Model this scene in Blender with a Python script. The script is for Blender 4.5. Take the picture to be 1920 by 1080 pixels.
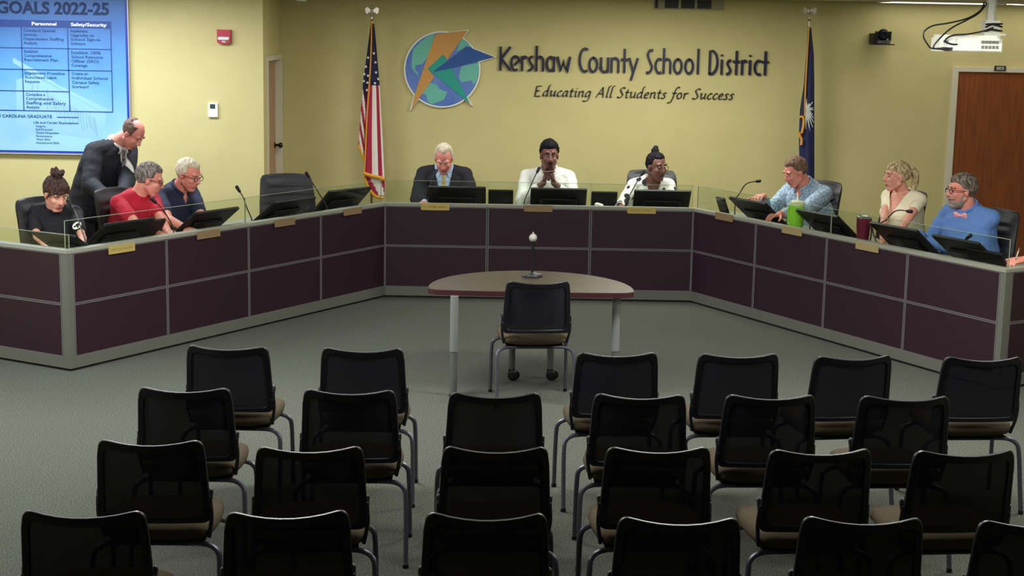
import bpy, bmesh, math, random
from mathutils import Vector, Matrix, noise
R = math.radians
sc = bpy.context.scene
for o in list(bpy.data.objects): bpy.data.objects.remove(o)
COL = sc.collection
random.seed(7)

# ------------------------------------------------------------------ camera
FPX, PITCH, ROLL, CAMH, YAW = 2900.0, 0.168795, 0.018182, 2.4254, 0.003932
def _basis():
    r0 = Vector((math.cos(YAW), -math.sin(YAW), 0)); f1 = Vector((math.sin(YAW), math.cos(YAW), 0)); up = Vector((0, 0, 1))
    f0 = f1 * math.cos(PITCH) - up * math.sin(PITCH); u0 = f1 * math.sin(PITCH) + up * math.cos(PITCH)
    c, s = math.cos(ROLL), math.sin(ROLL)
    return r0 * c + u0 * s, u0 * c - r0 * s, f0
CR_, CU_, CF_ = _basis()
cam = bpy.data.cameras.new('camera'); camo = bpy.data.objects.new('camera', cam); COL.objects.link(camo)
m = Matrix((CR_, CU_, -CF_)).transposed().to_4x4(); m.translation = (0, 0, CAMH); camo.matrix_world = m
cam.sensor_width = 36; cam.lens = FPX / 1920 * 36; cam.clip_start = .05; cam.clip_end = 60
sc.camera = camo
# ------------------------------------------------------------------ world, exposure, lights
w = bpy.data.worlds.new('world'); sc.world = w; w.use_nodes = True
w.node_tree.nodes['Background'].inputs[0].default_value = (.8, .85, 1, 1); w.node_tree.nodes['Background'].inputs[1].default_value = .0
sc.view_settings.view_transform = 'Standard'; sc.view_settings.look = 'None'; sc.view_settings.exposure = 0.0; sc.view_settings.gamma = 1.0
CEIL = 2.712
LIGHTS = [  # x, y, size x, size y, watts, colour  (the room's recessed ceiling troffers)
    (-4.5, 13.15, 1.2, .6, 56, 1), (-3.2, 13.15, 1.2, .6, 50, 1),
    (-.9, 13.85, 1.2, .6, 18, 0), (1.4, 13.85, 1.2, .6, 62, 0), (3.9, 13.85, 1.2, .6, 8, 0),
    (-4.2, 8.8, 1.2, .6, 128, 1), (-1.5, 9.2, 1.2, .6, 110, 0), (1.5, 9.2, 1.2, .6, 100, 0), (3.6, 8.6, 1.2, .6, 78, 0),
    (-3.4, 6.2, 1.2, .6, 44, 0), (0, 6.2, 1.2, .6, 34, 0), (3.4, 6.2, 1.2, .6, 34, 0),
]
for (lx, ly, sx, sy, wt, cool) in LIGHTS:
    l = bpy.data.lights.new('ceiling_lamp', 'AREA'); l.shape = 'RECTANGLE'; l.size = sx; l.size_y = sy; l.energy = wt
    l.spread = R(180); l.color = (.95, 1.0, 1.10) if cool else (1.0, .985, .93)
    lo = bpy.data.objects.new('ceiling_lamp', l); COL.objects.link(lo); lo.location = (lx, ly, CEIL - .012)

# ------------------------------------------------------------------ pixel helpers (photo pixel -> point in the room)
def ray(u, v): return CR_ * ((u - 960) / FPX) - CU_ * ((v - 540) / FPX) + CF_
CAM = Vector((0, 0, CAMH))
def onz(u, v, z=0.0):
    d = ray(u, v); return CAM + d * ((z - CAMH) / d.z)
def ony(u, v, y):
    d = ray(u, v); return CAM + d * (y / d.y)
def onx(u, v, x):
    d = ray(u, v); return CAM + d * (x / d.x)

# ------------------------------------------------------------------ materials
def lin(c):
    c = c / 255.0
    return c / 12.92 if c <= .04045 else ((c + .055) / 1.055) ** 2.4
def rgb(c): return (lin(c[0]), lin(c[1]), lin(c[2]), 1)
MATS = {}
def mat(name, col, rough=.6, metal=0.0, col2=None, scale=30.0, bump=0.0, stretch=None, kind='noise', lo=.4, hi=.6, spec=.5, emit=0, bscale=None):
    if name in MATS: return MATS[name]
    mt = bpy.data.materials.new(name); mt.use_nodes = True; nt = mt.node_tree; b = nt.nodes['Principled BSDF']
    b.inputs['Base Color'].default_value = rgb(col); b.inputs['Roughness'].default_value = rough; b.inputs['Metallic'].default_value = metal
    b.inputs['Specular IOR Level'].default_value = spec
    if emit:
        b.inputs['Emission Color'].default_value = rgb(col); b.inputs['Emission Strength'].default_value = emit
    tc = mp = None
    def coords():
        nonlocal tc, mp
        if tc is None:
            tc = nt.nodes.new('ShaderNodeTexCoord'); mp = nt.nodes.new('ShaderNodeMapping'); nt.links.new(tc.outputs['Object'], mp.inputs[0])
            if stretch: mp.inputs['Scale'].default_value = stretch
        return mp.outputs[0]
    if col2 is not None:
        if kind == 'voronoi':
            n = nt.nodes.new('ShaderNodeTexVoronoi'); out = n.outputs['Distance']
        else:
            n = nt.nodes.new('ShaderNodeTexNoise'); n.inputs['Detail'].default_value = 4; out = n.outputs[0]
        n.inputs['Scale'].default_value = scale; nt.links.new(coords(), n.inputs['Vector'])
        cr = nt.nodes.new('ShaderNodeValToRGB'); nt.links.new(out, cr.inputs[0])
        cr.color_ramp.elements[0].position = lo; cr.color_ramp.elements[0].color = rgb(col)
        cr.color_ramp.elements[1].position = hi; cr.color_ramp.elements[1].color = rgb(col2)
        nt.links.new(cr.outputs[0], b.inputs['Base Color'])
    if bump:
        n2 = nt.nodes.new('ShaderNodeTexNoise'); n2.inputs['Scale'].default_value = bscale or scale; n2.inputs['Detail'].default_value = 3
        nt.links.new(coords(), n2.inputs['Vector'])
        bp = nt.nodes.new('ShaderNodeBump'); bp.inputs['Strength'].default_value = bump; bp.inputs['Distance'].default_value = .01
        nt.links.new(n2.outputs[0], bp.inputs['Height']); nt.links.new(bp.outputs[0], b.inputs['Normal'])
    MATS[name] = mt; return mt
def mix_transparent(name, col, rough, alpha, gloss=None, tint=(1, 1, 1, 1)):
    mt = bpy.data.materials.new(name); mt.use_nodes = True; nt = mt.node_tree; b = nt.nodes['Principled BSDF']; out = nt.nodes['Material Output']
    tr = nt.nodes.new('ShaderNodeBsdfTransparent'); tr.inputs[0].default_value = tint
    mx = nt.nodes.new('ShaderNodeMixShader')
    if gloss:
        g = nt.nodes.new('ShaderNodeBsdfGlossy'); g.inputs['Roughness'].default_value = .02
        fr = nt.nodes.new('ShaderNodeLayerWeight'); fr.inputs[0].default_value = .5
        pw_ = nt.nodes.new('ShaderNodeMath'); pw_.operation = 'POWER'; pw_.inputs[1].default_value = 5
        ma_ = nt.nodes.new('ShaderNodeMath'); ma_.operation = 'MULTIPLY_ADD'; ma_.inputs[1].default_value = .5; ma_.inputs[2].default_value = .035
        nt.links.new(fr.outputs['Facing'], pw_.inputs[0]); nt.links.new(pw_.outputs[0], ma_.inputs[0]); nt.links.new(ma_.outputs[0], mx.inputs[0]); nt.links.new(tr.outputs[0], mx.inputs[1]); nt.links.new(g.outputs[0], mx.inputs[2])
    else:
        b.inputs['Base Color'].default_value = rgb(col); b.inputs['Roughness'].default_value = rough
        mx.inputs[0].default_value = alpha
        nt.links.new(tr.outputs[0], mx.inputs[1]); nt.links.new(b.outputs[0], mx.inputs[2])
    nt.links.new(mx.outputs[0], out.inputs[0]); MATS[name] = mt; return mt

M_wall = mat('wall_paint', (202, 192, 134), .75, col2=(199, 189, 131), scale=3, bump=.03, bscale=260)
M_ceil = mat('ceiling_tile', (200, 196, 180), .9, bump=.3, scale=120)
M_carpet = mat('carpet', (40, 43, 39), .95, col2=(100, 103, 93), scale=150, lo=.34, hi=.66, bump=.25, bscale=220, spec=.1)
M_trimw = mat('door_frame_paint', (214, 208, 184), .5)
M_doorwood = mat('door_wood', (140, 76, 34), .45, col2=(124, 64, 29), scale=6, stretch=(6, 6, .5))
M_doorpale = mat('door_laminate', (188, 150, 118), .5, col2=(180, 140, 110), scale=8, stretch=(6, 6, .6))
M_maroon = mat('maroon_laminate', (43, 21, 34), .5, col2=(39, 19, 31), scale=160, spec=.35)
M_frame = mat('desk_frame_grey', (104, 101, 104), .45, metal=.2)
M_kick = mat('desk_base_grey', (94, 96, 87), .5)
M_cap = mat('desk_cap_grey', (138, 139, 126), .45)
M_black = mat('black_plastic', (10, 10, 16), .5, spec=.35)
M_gap = mat('dark_gap', (6, 6, 8), .9)
M_screen = mat('screen_black', (8, 9, 16), .32)
M_chairframe = mat('chair_black', (9, 9, 23), .36)
M_tube = mat('grey_tube', (84, 84, 98), .38, metal=.55)
M_seat = mat('taupe_fabric', (84, 74, 59), .95, col2=(74, 65, 52), scale=180, spec=.1)
M_mesh = mix_transparent('chair_netting', (6, 8, 30), .8, .98)
M_leather = mat('black_leather', (16, 17, 24), .52, bump=.1, scale=90)
M_glass = mix_transparent('screen_glass', None, 0, 0, gloss=True, tint=(.93, .965, .92, 1))
M_gedge = mat('glass_edge', (138, 148, 124), .3)
M_table = mat('table_laminate', (58, 47, 39), .34, col2=(52, 42, 36), scale=9, stretch=(1, 7, 1))
M_tabedge = mat('table_edge', (58, 24, 32), .4)
M_legw = mat('table_leg_grey', (118, 122, 120), .4)
M_legd = mat('table_leg_dark', (88, 92, 88), .4)
M_brass = mat('brass_plate', (198, 176, 104), .32, metal=.35)
M_brassdull = mat('tan_plate', (134, 112, 80), .5, metal=.1)
M_ink = mat('ink_brown', (112, 90, 44), .7)
M_gold = mat('gold_fringe', (226, 160, 46), .8, bump=.5, scale=200)
M_silver = mat('silver_finial', (215, 210, 195), .25, metal=.9)
M_fred = mat('flag_red', (164, 22, 58), .75, bump=.15, scale=60)
M_fwhite = mat('flag_white', (226, 218, 208), .8, bump=.15, scale=60)
M_fblue = mat('flag_blue', (22, 24, 62), .8)
M_scblue = mat('state_flag_blue', (22, 28, 78), .7)
M_scmark = mat('state_flag_mark', (205, 210, 206), .8)
M_white = mat('white_plastic', (238, 240, 230), .45)
M_offw = mat('warm_white_plastic', (205, 206, 190), .45)
M_red = mat('alarm_red', (176, 28, 52), .4)
M_lens = mat('clear_lens', (220, 225, 225), .15)
M_dkgreen = mat('lcd_grey', (52, 66, 66), .3)
M_bronze = mat('bronze_knob', (52, 36, 28), .35, metal=.7)
M_navyletter = mat('letter_navy', (14, 14, 54), .4)
M_darkletter = mat('letter_dark', (42, 34, 36), .5)
M_paper = mat('paper_white', (235, 235, 228), .8)
M_lime = mat('lime_plastic', (146, 212, 58), .3)
M_wine = mat('wine_metal', (104, 24, 48), .3, metal=.2)
M_steel = mat('steel', (180, 178, 172), .3, metal=.9)
M_cable = mat('cable_black', (22, 20, 26), .5)
M_lamp = mat('lamp_panel', (255, 252, 245), .5, emit=2.2)
M_vent = mat('vent_grey', (150, 148, 118), .6)

# ------------------------------------------------------------------ mesh builder
class MB:
    def __init__(s): s.v = []; s.f = []; s.mi = []; s.cur = 0; s.xf = Matrix.Identity(4)
    def add(s, vs, fs):
        n = len(s.v); s.v += [tuple(s.xf @ Vector(p)) for p in vs]
        s.f += [tuple(n + i for i in f) for f in fs]; s.mi += [s.cur] * len(fs); return s
    def box(s, x0, x1, y0, y1, z0, z1):
        return s.add([(x0, y0, z0), (x1, y0, z0), (x1, y1, z0), (x0, y1, z0), (x0, y0, z1), (x1, y0, z1), (x1, y1, z1), (x0, y1, z1)],
                     [(0, 3, 2, 1), (4, 5, 6, 7), (0, 1, 5, 4), (1, 2, 6, 5), (2, 3, 7, 6), (3, 0, 4, 7)])
    def rbox(s, x0, x1, y0, y1, z0, z1, r=.01):
        """box with its vertical-profile corners rounded in xz and chamfered in y"""
        pts = []
        for cx, cz, a0 in ((x1 - r, z1 - r, 0), (x0 + r, z1 - r, 90), (x0 + r, z0 + r, 180), (x1 - r, z0 + r, 270)):
            for k in range(4): a = R(a0 + 30 * k); pts.append((cx + r * math.cos(a), cz + r * math.sin(a)))
        n = len(pts); c = min(r * .5, (y1 - y0) * .3); mx, mz = (x0 + x1) / 2, (z0 + z1) / 2
        def ring(y, ins): return [(mx + (p[0] - mx) * (1 - ins / max(1e-6, (x1 - x0) / 2)), y, mz + (p[1] - mz) * (1 - ins / max(1e-6, (z1 - z0) / 2))) for p in pts]
        vs = ring(y0, c) + ring(y0 + c, 0) + ring(y1 - c, 0) + ring(y1, c)
        fs = [tuple(range(n)), tuple(range(4 * n - 1, 3 * n - 1, -1))]
        for k in range(3):
            for i in range(n):
                j = (i + 1) % n; fs.append((k * n + j, k * n + i, (k + 1) * n + i, (k + 1) * n + j))
        return s.add(vs, fs)
    def prism(s, poly, z0, z1):
        n = len(poly)
        return s.add([(p[0], p[1], z0) for p in poly] + [(p[0], p[1], z1) for p in poly],
                     [tuple(range(n - 1, -1, -1)), tuple(range(n, 2 * n))] + [(i, (i + 1) % n, n + (i + 1) % n, n + i) for i in range(n)])
    def wallprism(s, poly, y0, y1):
        """polygon in xz, thick in y (y0 is the front)"""
        n = len(poly)
        return s.add([(p[0], y0, p[1]) for p in poly] + [(p[0], y1, p[1]) for p in poly],
                     [tuple(range(n)), tuple(range(2 * n - 1, n - 1, -1))] + [((i + 1) % n, i, n + i, n + (i + 1) % n) for i in range(n)])
    def tube(s, pts, r, n=8, cap=True):
        pts = [Vector(p) for p in pts]; rs = r if isinstance(r, (list, tuple)) else [r] * len(pts)
        vs = []; fs = []; up = Vector((0, 0, 1))
        t0 = (pts[1] - pts[0]).normalized()
        if abs(t0.dot(up)) > .9: up = Vector((1, 0, 0))
        x = t0.cross(up).normalized()
        for i, p in enumerate(pts):
            t = ((pts[min(i + 1, len(pts) - 1)] - pts[max(i - 1, 0)])).normalized()
            x = (x - t * x.dot(t)).normalized(); y = t.cross(x)
            for k in range(n):
                a = 2 * math.pi * k / n; vs.append(p + (x * math.cos(a) + y * math.sin(a)) * rs[i])
        for i in range(len(pts) - 1):
            for k in range(n):
                a = i * n + k; b = i * n + (k + 1) % n; fs.append((a, b, b + n, a + n))
        if cap: fs += [tuple(range(n - 1, -1, -1)), tuple(range((len(pts) - 1) * n, len(pts) * n))]
        return s.add(vs, fs)
    def lathe(s, prof, n=20, c=(0, 0, 0)):
        vs = []; fs = []; m_ = len(prof)
        for (r, z) in prof:
            for k in range(n): a = 2 * math.pi * k / n; vs.append((c[0] + r * math.cos(a), c[1] + r * math.sin(a), c[2] + z))
        for i in range(m_ - 1):
            for k in range(n): a = i * n + k; b = i * n + (k + 1) % n; fs.append((a, b, b + n, a + n))
        fs += [tuple(range(n - 1, -1, -1)), tuple(range((m_ - 1) * n, m_ * n))]
        return s.add(vs, fs)
    def ell(s, c, rad, ax=None, n=14, m_=10):
        c = Vector(c); ax = ax or (Vector((1, 0, 0)), Vector((0, 1, 0)), Vector((0, 0, 1)))
        vs = [c - ax[2] * rad[2]]; fs = []
        for i in range(1, m_):
            t = math.pi * i / m_ - math.pi / 2
            for k in range(n):
                a = 2 * math.pi * k / n
                vs.append(c + ax[0] * (rad[0] * math.cos(t) * math.cos(a)) + ax[1] * (rad[1] * math.cos(t) * math.sin(a)) + ax[2] * (rad[2] * math.sin(t)))
        vs.append(c + ax[2] * rad[2]); L = len(vs) - 1
        for k in range(n): fs.append((0, 1 + (k + 1) % n, 1 + k)); fs.append((L, L - n + k, L - n + (k + 1) % n))
        for i in range(m_ - 2):
            for k in range(n): a = 1 + i * n + k; b = 1 + i * n + (k + 1) % n; fs.append((a, b, b + n, a + n))
        return s.add(vs, fs)
    def cap(s, a, b, ra, rb, n=12):
        a = Vector(a); b = Vector(b); d = (b - a); L = d.length
        if L < 1e-5: return s.ell(a, (ra, ra, ra))
        d = d / L; pts = []; rs = []
        for t in (-80, -55, -30): pts.append(a + d * (ra * math.sin(R(t)))); rs.append(ra * math.cos(R(t)))
        for k in range(5): pts.append(a + d * (L * k / 4)); rs.append(ra + (rb - ra) * k / 4)
        for t in (30, 55, 80): pts.append(b + d * (rb * math.sin(R(t)))); rs.append(rb * math.cos(R(t)))
        return s.tube(pts, rs, n)
    def loft(s, secs, n=22, p=2.4):
        """secs: (center, axis a, axis b, ra, rb)"""
        vs = []; fs = []
        for (c, A, B, ra, rb) in secs:
            for k in range(n):
                t = 2 * math.pi * k / n; ct, st = math.cos(t), math.sin(t)
                x = math.copysign(abs(ct) ** (2 / p), ct); y = math.copysign(abs(st) ** (2 / p), st)
                vs.append(Vector(c) + A * (ra * x) + B * (rb * y))
        for i in range(len(secs) - 1):
            for k in range(n): a = i * n + k; b = i * n + (k + 1) % n; fs.append((a, b, b + n, a + n))
        fs += [tuple(range(n - 1, -1, -1)), tuple(range((len(secs) - 1) * n, len(secs) * n))]
        return s.add(vs, fs)
    def mesh(s, name, mats, smooth=False):
        me = bpy.data.meshes.new(name); me.from_pydata(s.v, [], s.f)
        for mm in (mats if isinstance(mats, (list, tuple)) else [mats]): me.materials.append(mm)
        me.polygons.foreach_set('material_index', s.mi)
        bm = bmesh.new(); bm.from_mesh(me); bmesh.ops.recalc_face_normals(bm, faces=bm.faces); bm.to_mesh(me); bm.free()
        if smooth:
            me.polygons.foreach_set('use_smooth', [True] * len(me.polygons)); me.set_sharp_from_angle(angle=R(smooth if smooth > 1 else 40))
        me.update(); return me
    def build(s, name, mats, parent=None, smooth=False, loc=(0, 0, 0), rotz=0):
        o = bpy.data.objects.new(name, s.mesh(name, mats, smooth)); COL.objects.link(o); o.location = loc; o.rotation_euler = (0, 0, rotz)
        if parent is not None: o.parent = parent
        return o
def tag(o, label, cat, group=None):
    o['label'] = label; o['category'] = cat
    if group: o['group'] = group
    return o
def thing(name, label, cat, loc=(0, 0, 0), rotz=0, group=None):
    o = bpy.data.objects.new(name, None); COL.objects.link(o); o.location = loc; o.rotation_euler = (0, 0, rotz); o.empty_display_size = .1
    return tag(o, label, cat, group)
def struct(o): o['kind'] = 'structure'; return o
def dup(root, loc, rotz, label, group=None):
    r = root.copy(); COL.objects.link(r); r.location = loc; r.rotation_euler = (0, 0, rotz); r['label'] = label
    if group: r['group'] = group
    for ch in list(root.children):
        c = ch.copy(); COL.objects.link(c); c.parent = r
        for g in list(ch.children):
            d = g.copy(); COL.objects.link(d); d.parent = c
    return r
def smooth_pts(pts, k=6):
    P = [Vector(p) for p in pts]; out = []
    for i in range(len(P) - 1):
        p0 = P[max(i - 1, 0)]; p1 = P[i]; p2 = P[i + 1]; p3 = P[min(i + 2, len(P) - 1)]
        for j in range(k):
            t = j / k
            out.append(.5 * ((2 * p1) + (p2 - p0) * t + (2 * p0 - 5 * p1 + 4 * p2 - p3) * t * t + (3 * p1 - p0 - 3 * p2 + p3) * t ** 3))
    out.append(P[-1]); return out

# ------------------------------------------------------------------ room shell
YB = 15.6; XS = -2.282; YP = 14.451; XL, XR, YR = -6.2, 6.6, -1.5
struct(MB().box(XL - .2, XR + .2, YR - .2, YB + .2, -.1, 0).build('floor', M_carpet))
cl = mat('ceiling_grid', (206, 202, 188), .9)
nt = cl.node_tree; tc = nt.nodes.new('ShaderNodeTexCoord'); br = nt.nodes.new('ShaderNodeTexBrick'); br.offset = 0
br.inputs['Color1'].default_value = rgb((206, 202, 188)); br.inputs['Color2'].default_value = rgb((202, 198, 184)); br.inputs['Mortar'].default_value = rgb((232, 230, 222))
br.inputs['Scale'].default_value = 1; br.inputs['Mortar Size'].default_value = .012; br.inputs['Brick Width'].default_value = .61; br.inputs['Row Height'].default_value = .61
nt.links.new(tc.outputs['Object'], br.inputs['Vector']); nt.links.new(br.outputs['Color'], nt.nodes['Principled BSDF'].inputs['Base Color'])
struct(MB().box(XL - .2, XR + .2, YR - .2, YB + .2, CEIL, CEIL + .1).build('ceiling', cl))
struct(MB().box(XS - .3, XR + .2, YB, YB + .15, 0, CEIL).build('wall_back', M_wall))
struct(MB().box(XL - .2, XS - .12, YP, YP + .12, 0, CEIL).build('wall_poster', M_wall))
struct(MB().box(XL - .2, XL, YR - .2, YP, 0, CEIL).build('wall_left', M_wall))
struct(MB().box(XR, XR + .2, YR - .2, YB, 0, CEIL).build('wall_right', M_wall))
struct(MB().box(XL - .2, XR + .2, YR - .2, YR, 0, CEIL).build('wall_rear', M_wall))
# return wall with a recessed door
dy0 = onx(501, 220, XS).y; dy1 = YB - .012; dz = 2.045
struct(MB().box(XS - .12, XS, YP, dy0, 0, CEIL).box(XS - .12, XS, dy0, YB, dz + .045, CEIL).box(XS - .13, XS - .12, dy0 - .02, YB, 0, dz + .05).build('wall_return', M_wall))
fr = struct(MB().box(XS - .11, XS + .014, dy0 + .0005, dy0 + .024, 0, dz).box(XS + .0005, XS + .014, dy0 - .03, dy0 + .0005, 0, dz).box(XS - .11, XS + .014, dy1 - .045, dy1, 0, dz).box(XS - .11, XS + .014, dy0 + .0005, dy1, dz, dz + .0445).box(XS + .0005, XS + .014, dy0 - .03, dy0 + .0005, dz, dz + .0445).build('trim_1', M_trimw))
d1 = struct(MB().box(XS - .10, XS - .055, dy0 + .0245, dy1 - .0455, .006, dz - .003).build('door_1', M_doorpale))
kp = onx(514, 278, XS)
kb = MB(); kb.xf = Matrix.Translation((XS - .055, dy1 - .115, kp.z)) @ Matrix.Rotation(R(90), 4, 'Y')
kb.lathe([(.03, 0), (.03, .008), (.012, .012), (.012, .04), (.022, .045), (.029, .06), (.022, .078), (.005, .082)], 16).build('door_knob', M_bronze, d1, smooth=1)
# brown door at the right of the back wall
a = ony(1785, 125, YB); bq = ony(1794, 134, YB); dx0 = a.x; dx1 = dx0 + 1.05; fz = a.z; iz = bq.z; fw = .06
struct(MB().box(dx0, dx0 + fw, YB - .035, YB, 0, fz).box(dx1 - fw, dx1, YB - .035, YB, 0, fz).box(dx0 + fw, dx1 - fw, YB - .035, YB, iz, fz).build('trim_2', M_trimw))
d2 = struct(MB().box(dx0 + fw + .004, dx1 - fw - .004, YB - .018, YB, .008, iz - .004).build('door_2', M_doorwood))
kb = MB(); kb.xf = Matrix.Translation((dx1 - fw - .08, YB - .018, .98)) @ Matrix.Rotation(R(90), 4, 'X')
kb.lathe([(.03, 0), (.03, .008), (.012, .012), (.012, .04), (.022, .045), (.029, .06), (.022, .078), (.005, .082)], 16).build('door_knob', M_bronze, d2, smooth=1)
M_base = mat('baseboard_vinyl', (70, 62, 54), .6)
struct(MB().box(XS + .016, dx0, YB - .012, YB, 0, .1).box(dx1, XR, YB - .012, YB, 0, .1).build('baseboard_back', M_base))
struct(MB().box(XL, XS, YP - .012, YP, 0, .1).build('baseboard_poster', M_base))

# ------------------------------------------------------------------ lettering helpers
def text_mesh(txt, bold=0.0):
    cu = bpy.data.curves.new('t', 'FONT'); cu.body = txt; cu.size = 1; cu.offset = bold; cu.resolution_u = 3; cu.fill_mode = 'FRONT'
    ob = bpy.data.objects.new('t', cu); COL.objects.link(ob)
    me = ob.to_mesh(); vs = [v.co.copy() for v in me.vertices]; fs = [tuple(p.vertices) for p in me.polygons]
    ob.to_mesh_clear(); bpy.data.objects.remove(ob); bpy.data.curves.remove(cu)
    return vs, fs
CAPH = max(v.y for v in text_mesh('H')[0])
def put_text(mb, txt, p, width=None, cap=.03, X=Vector((1, 0, 0)), Z=Vector((0, 0, 1)), out=Vector((0, -1, 0)), lift=.001, bold=0.0, align='L'):
    """flat printed text on a surface: p left end of the baseline (or centre)"""
    vs, fs = text_mesh(txt, bold); x0 = min(v.x for v in vs); x1 = max(v.x for v in vs)
    sy = cap / CAPH; sx = width / (x1 - x0) if width else sy
    off = x0 if align == 'L' else (x0 + x1) / 2
    mb.add([Vector(p) + X * ((v.x - off) * sx) + Z * (v.y * sy) + out * lift for v in vs], fs)

# stroke letters: unit box, x 0..1, y 0 baseline, 1 cap height; 'S' = smooth stroke
XH = .61
def o_(x0=0, x1=1, y0=0, y1=XH, a0=90, a1=450, n=20):
    cx, cy, rx, ry = (x0 + x1) / 2, (y0 + y1) / 2, (x1 - x0) / 2, (y1 - y0) / 2
    return [(cx + rx * math.cos(R(a0 + (a1 - a0) * i / n)), cy + ry * math.sin(R(a0 + (a1 - a0) * i / n))) for i in range(n + 1)]
GL = {
 'K': [[(0, 0), (0, 1)], [(.95, 1), (.1, .5), (.95, 0)]],
 'e': [[(.45, .24), (1, .44)] , o_(a0=20, a1=300, n=18)],
 'r': [[(0, 0), (0, XH)], [(0, .45), (.3, .57), (.6, .6), (1, .55)]],
 's': [smooth_pts([(.95, .6, 0), (.5, .58, 0), (.15, .45, 0), (.5, .32, 0), (.95, .17, 0), (.6, .04, 0), (0, .0, 0)], 5)],
 'h': [[(0, 0), (0, 1.06)], [(0, .45)] + o_(0, 1, .2, XH, 140, 0, 10) + [(1, 0)]],
 'a': [o_(0, 1, 0, XH, 40, 320, 16), [(1, 0), (1, XH)]],
 'w': [[(0, XH), (.28, 0), (.52, .42), (.75, 0), (1, XH)]],
 'C': [o_(0, 1.5, 0, 1, 65, 295, 18)],
 'o': [o_()],
 'u': [[(0, XH), (0, .2)] + o_(0, 1, 0, .4, 180, 360, 10), [(1, 0), (1, XH)]],
 'n': [[(0, 0), (0, XH)], [(0, .4)] + o_(0, 1, .2, XH, 150, 0, 10) + [(1, 0)]],
 't': [[(.5, 0), (.5, 1.0)], [(0, .55), (1, .55)]],
 'y': [[(0, XH), (.5, 0)], [(1, XH), (.25, -.32)]],
 'S': [smooth_pts([(1, .98, 0), (.5, .96, 0), (.15, .78, 0), (.5, .52, 0), (.95, .25, 0), (.6, .04, 0), (0, .0, 0)], 5)],
 'c': [o_(0, 1.5, 0, XH, 65, 295, 14)],
 'l': [[(.5, 0), (.5, 1.06)]],
 'D': [[(0, 0), (0, 1), (.35, 1)] + o_(-.6, 1, 0, 1, 62, -62, 14) + [(.35, 0), (0, 0)]],
 'i': [[(.5, 0), (.5, XH)], [(.5, .80), (.5, .83)]],
}
def ribbon(mb, pts, hw, y0, y1, nib=None):
    """stroke in xz, from y0 (front) to y1; round pen (perpendicular) or slanted nib"""
    P = [Vector((p[0], p[1])) for p in pts]; n = len(P); L = []
    for i in range(n):
        t = (P[min(i + 1, n - 1)] - P[max(i - 1, 0)]).normalized(); pr = Vector((-t.y, t.x))
        if nib is not None:
            nb = Vector(nib)
            if nb.dot(pr) < 0: nb = -nb
            L.append(nb + pr * hw)
        else:
            k = 1.0
            if 0 < i < n - 1:
                a = (P[i] - P[i - 1]).normalized(); c = max(.5, a.dot(t)); k = 1 / c
            L.append(pr * hw * k)
    if nib is None:
        e = (P[0] - P[1]).normalized() * hw * .4; P[0] = P[0] + e
        e = (P[-1] - P[-2]).normalized() * hw * .4; P[-1] = P[-1] + e
    vs = []; fs = []
    for i in range(n):
        for q in (P[i] + L[i], P[i] - L[i]): vs += [(q.x, y0, q.y), (q.x, y1, q.y)]
    for i in range(n - 1):
        a = 4 * i; b = a + 4
        fs += [(a, a + 2, b + 2, b), (a + 1, b + 1, b + 3, a + 3), (a, b, b + 1, a + 1), (a + 2, a + 3, b + 3, b + 2)]
    fs += [(0, 1, 3, 2), (4 * n - 4, 4 * n - 2, 4 * n - 1, 4 * n - 3)]
    mb.add(vs, fs)

# big wall lettering
LETTERS = [('K', 55, 185, 6), ('e', 195, 300, 6), ('r', 335, 395, 6), ('s', 418, 472, 6), ('h', 520, 605, 6), ('a', 655, 745, 6), ('w', 790, 950, 6),
 ('C', 1075, 1165, 6), ('o', 1200, 1300, 6), ('u', 1350, 1440, 6), ('n', 1485, 1573, 6), ('t', 1610, 1690, 6), ('y', 1712, 1818, 6),
 ('S', 222, 292, 7), ('c', 335, 402, 7), ('h', 440, 525, 7), ('o', 572, 670, 7), ('o', 717, 815, 7), ('l', 862, 898, 7),
 ('D', 1030, 1128, 7), ('i', 1170, 1200, 7), ('s', 1250, 1300, 7), ('t', 1335, 1410, 7), ('r', 1447, 1503, 7), ('i', 1532, 1562, 7), ('c', 1610, 1678, 7), ('t', 1705, 1782, 7)]
base_l = ony(937, 131, YB).z; cap_h = .0; pw = ony(1000, 100, YB); capw = (ony(937, 88, YB).z - ony(937, 131, YB).z)
hw = 2.15 * (ony(1001, 100, YB).x - ony(1000, 100, YB).x)
sign = thing('wall_lettering', 'dark navy school district name lettering mounted high on the back wall', 'lettering', (ony(1190, 131, YB).x, YB, base_l))
so = Vector(sign.location)
for (g, x0, x1, zz) in LETTERS:
    px0 = (930 if zz == 6 else 1180) + x0 / 6.857; px1 = (930 if zz == 6 else 1180) + x1 / 6.857
    X0 = ony(px0, 130, YB - .02).x; X1 = ony(px1, 130, YB - .02).x
    mb = MB()
    for q_, st in enumerate(GL[g]): ribbon(mb, [(X0 + (X1 - X0) * p[0] - so.x, p[1] * capw) for p in st], hw, -.03 + .0007 * q_, -.004)
    mb.build('letter', M_navyletter, sign)
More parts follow.
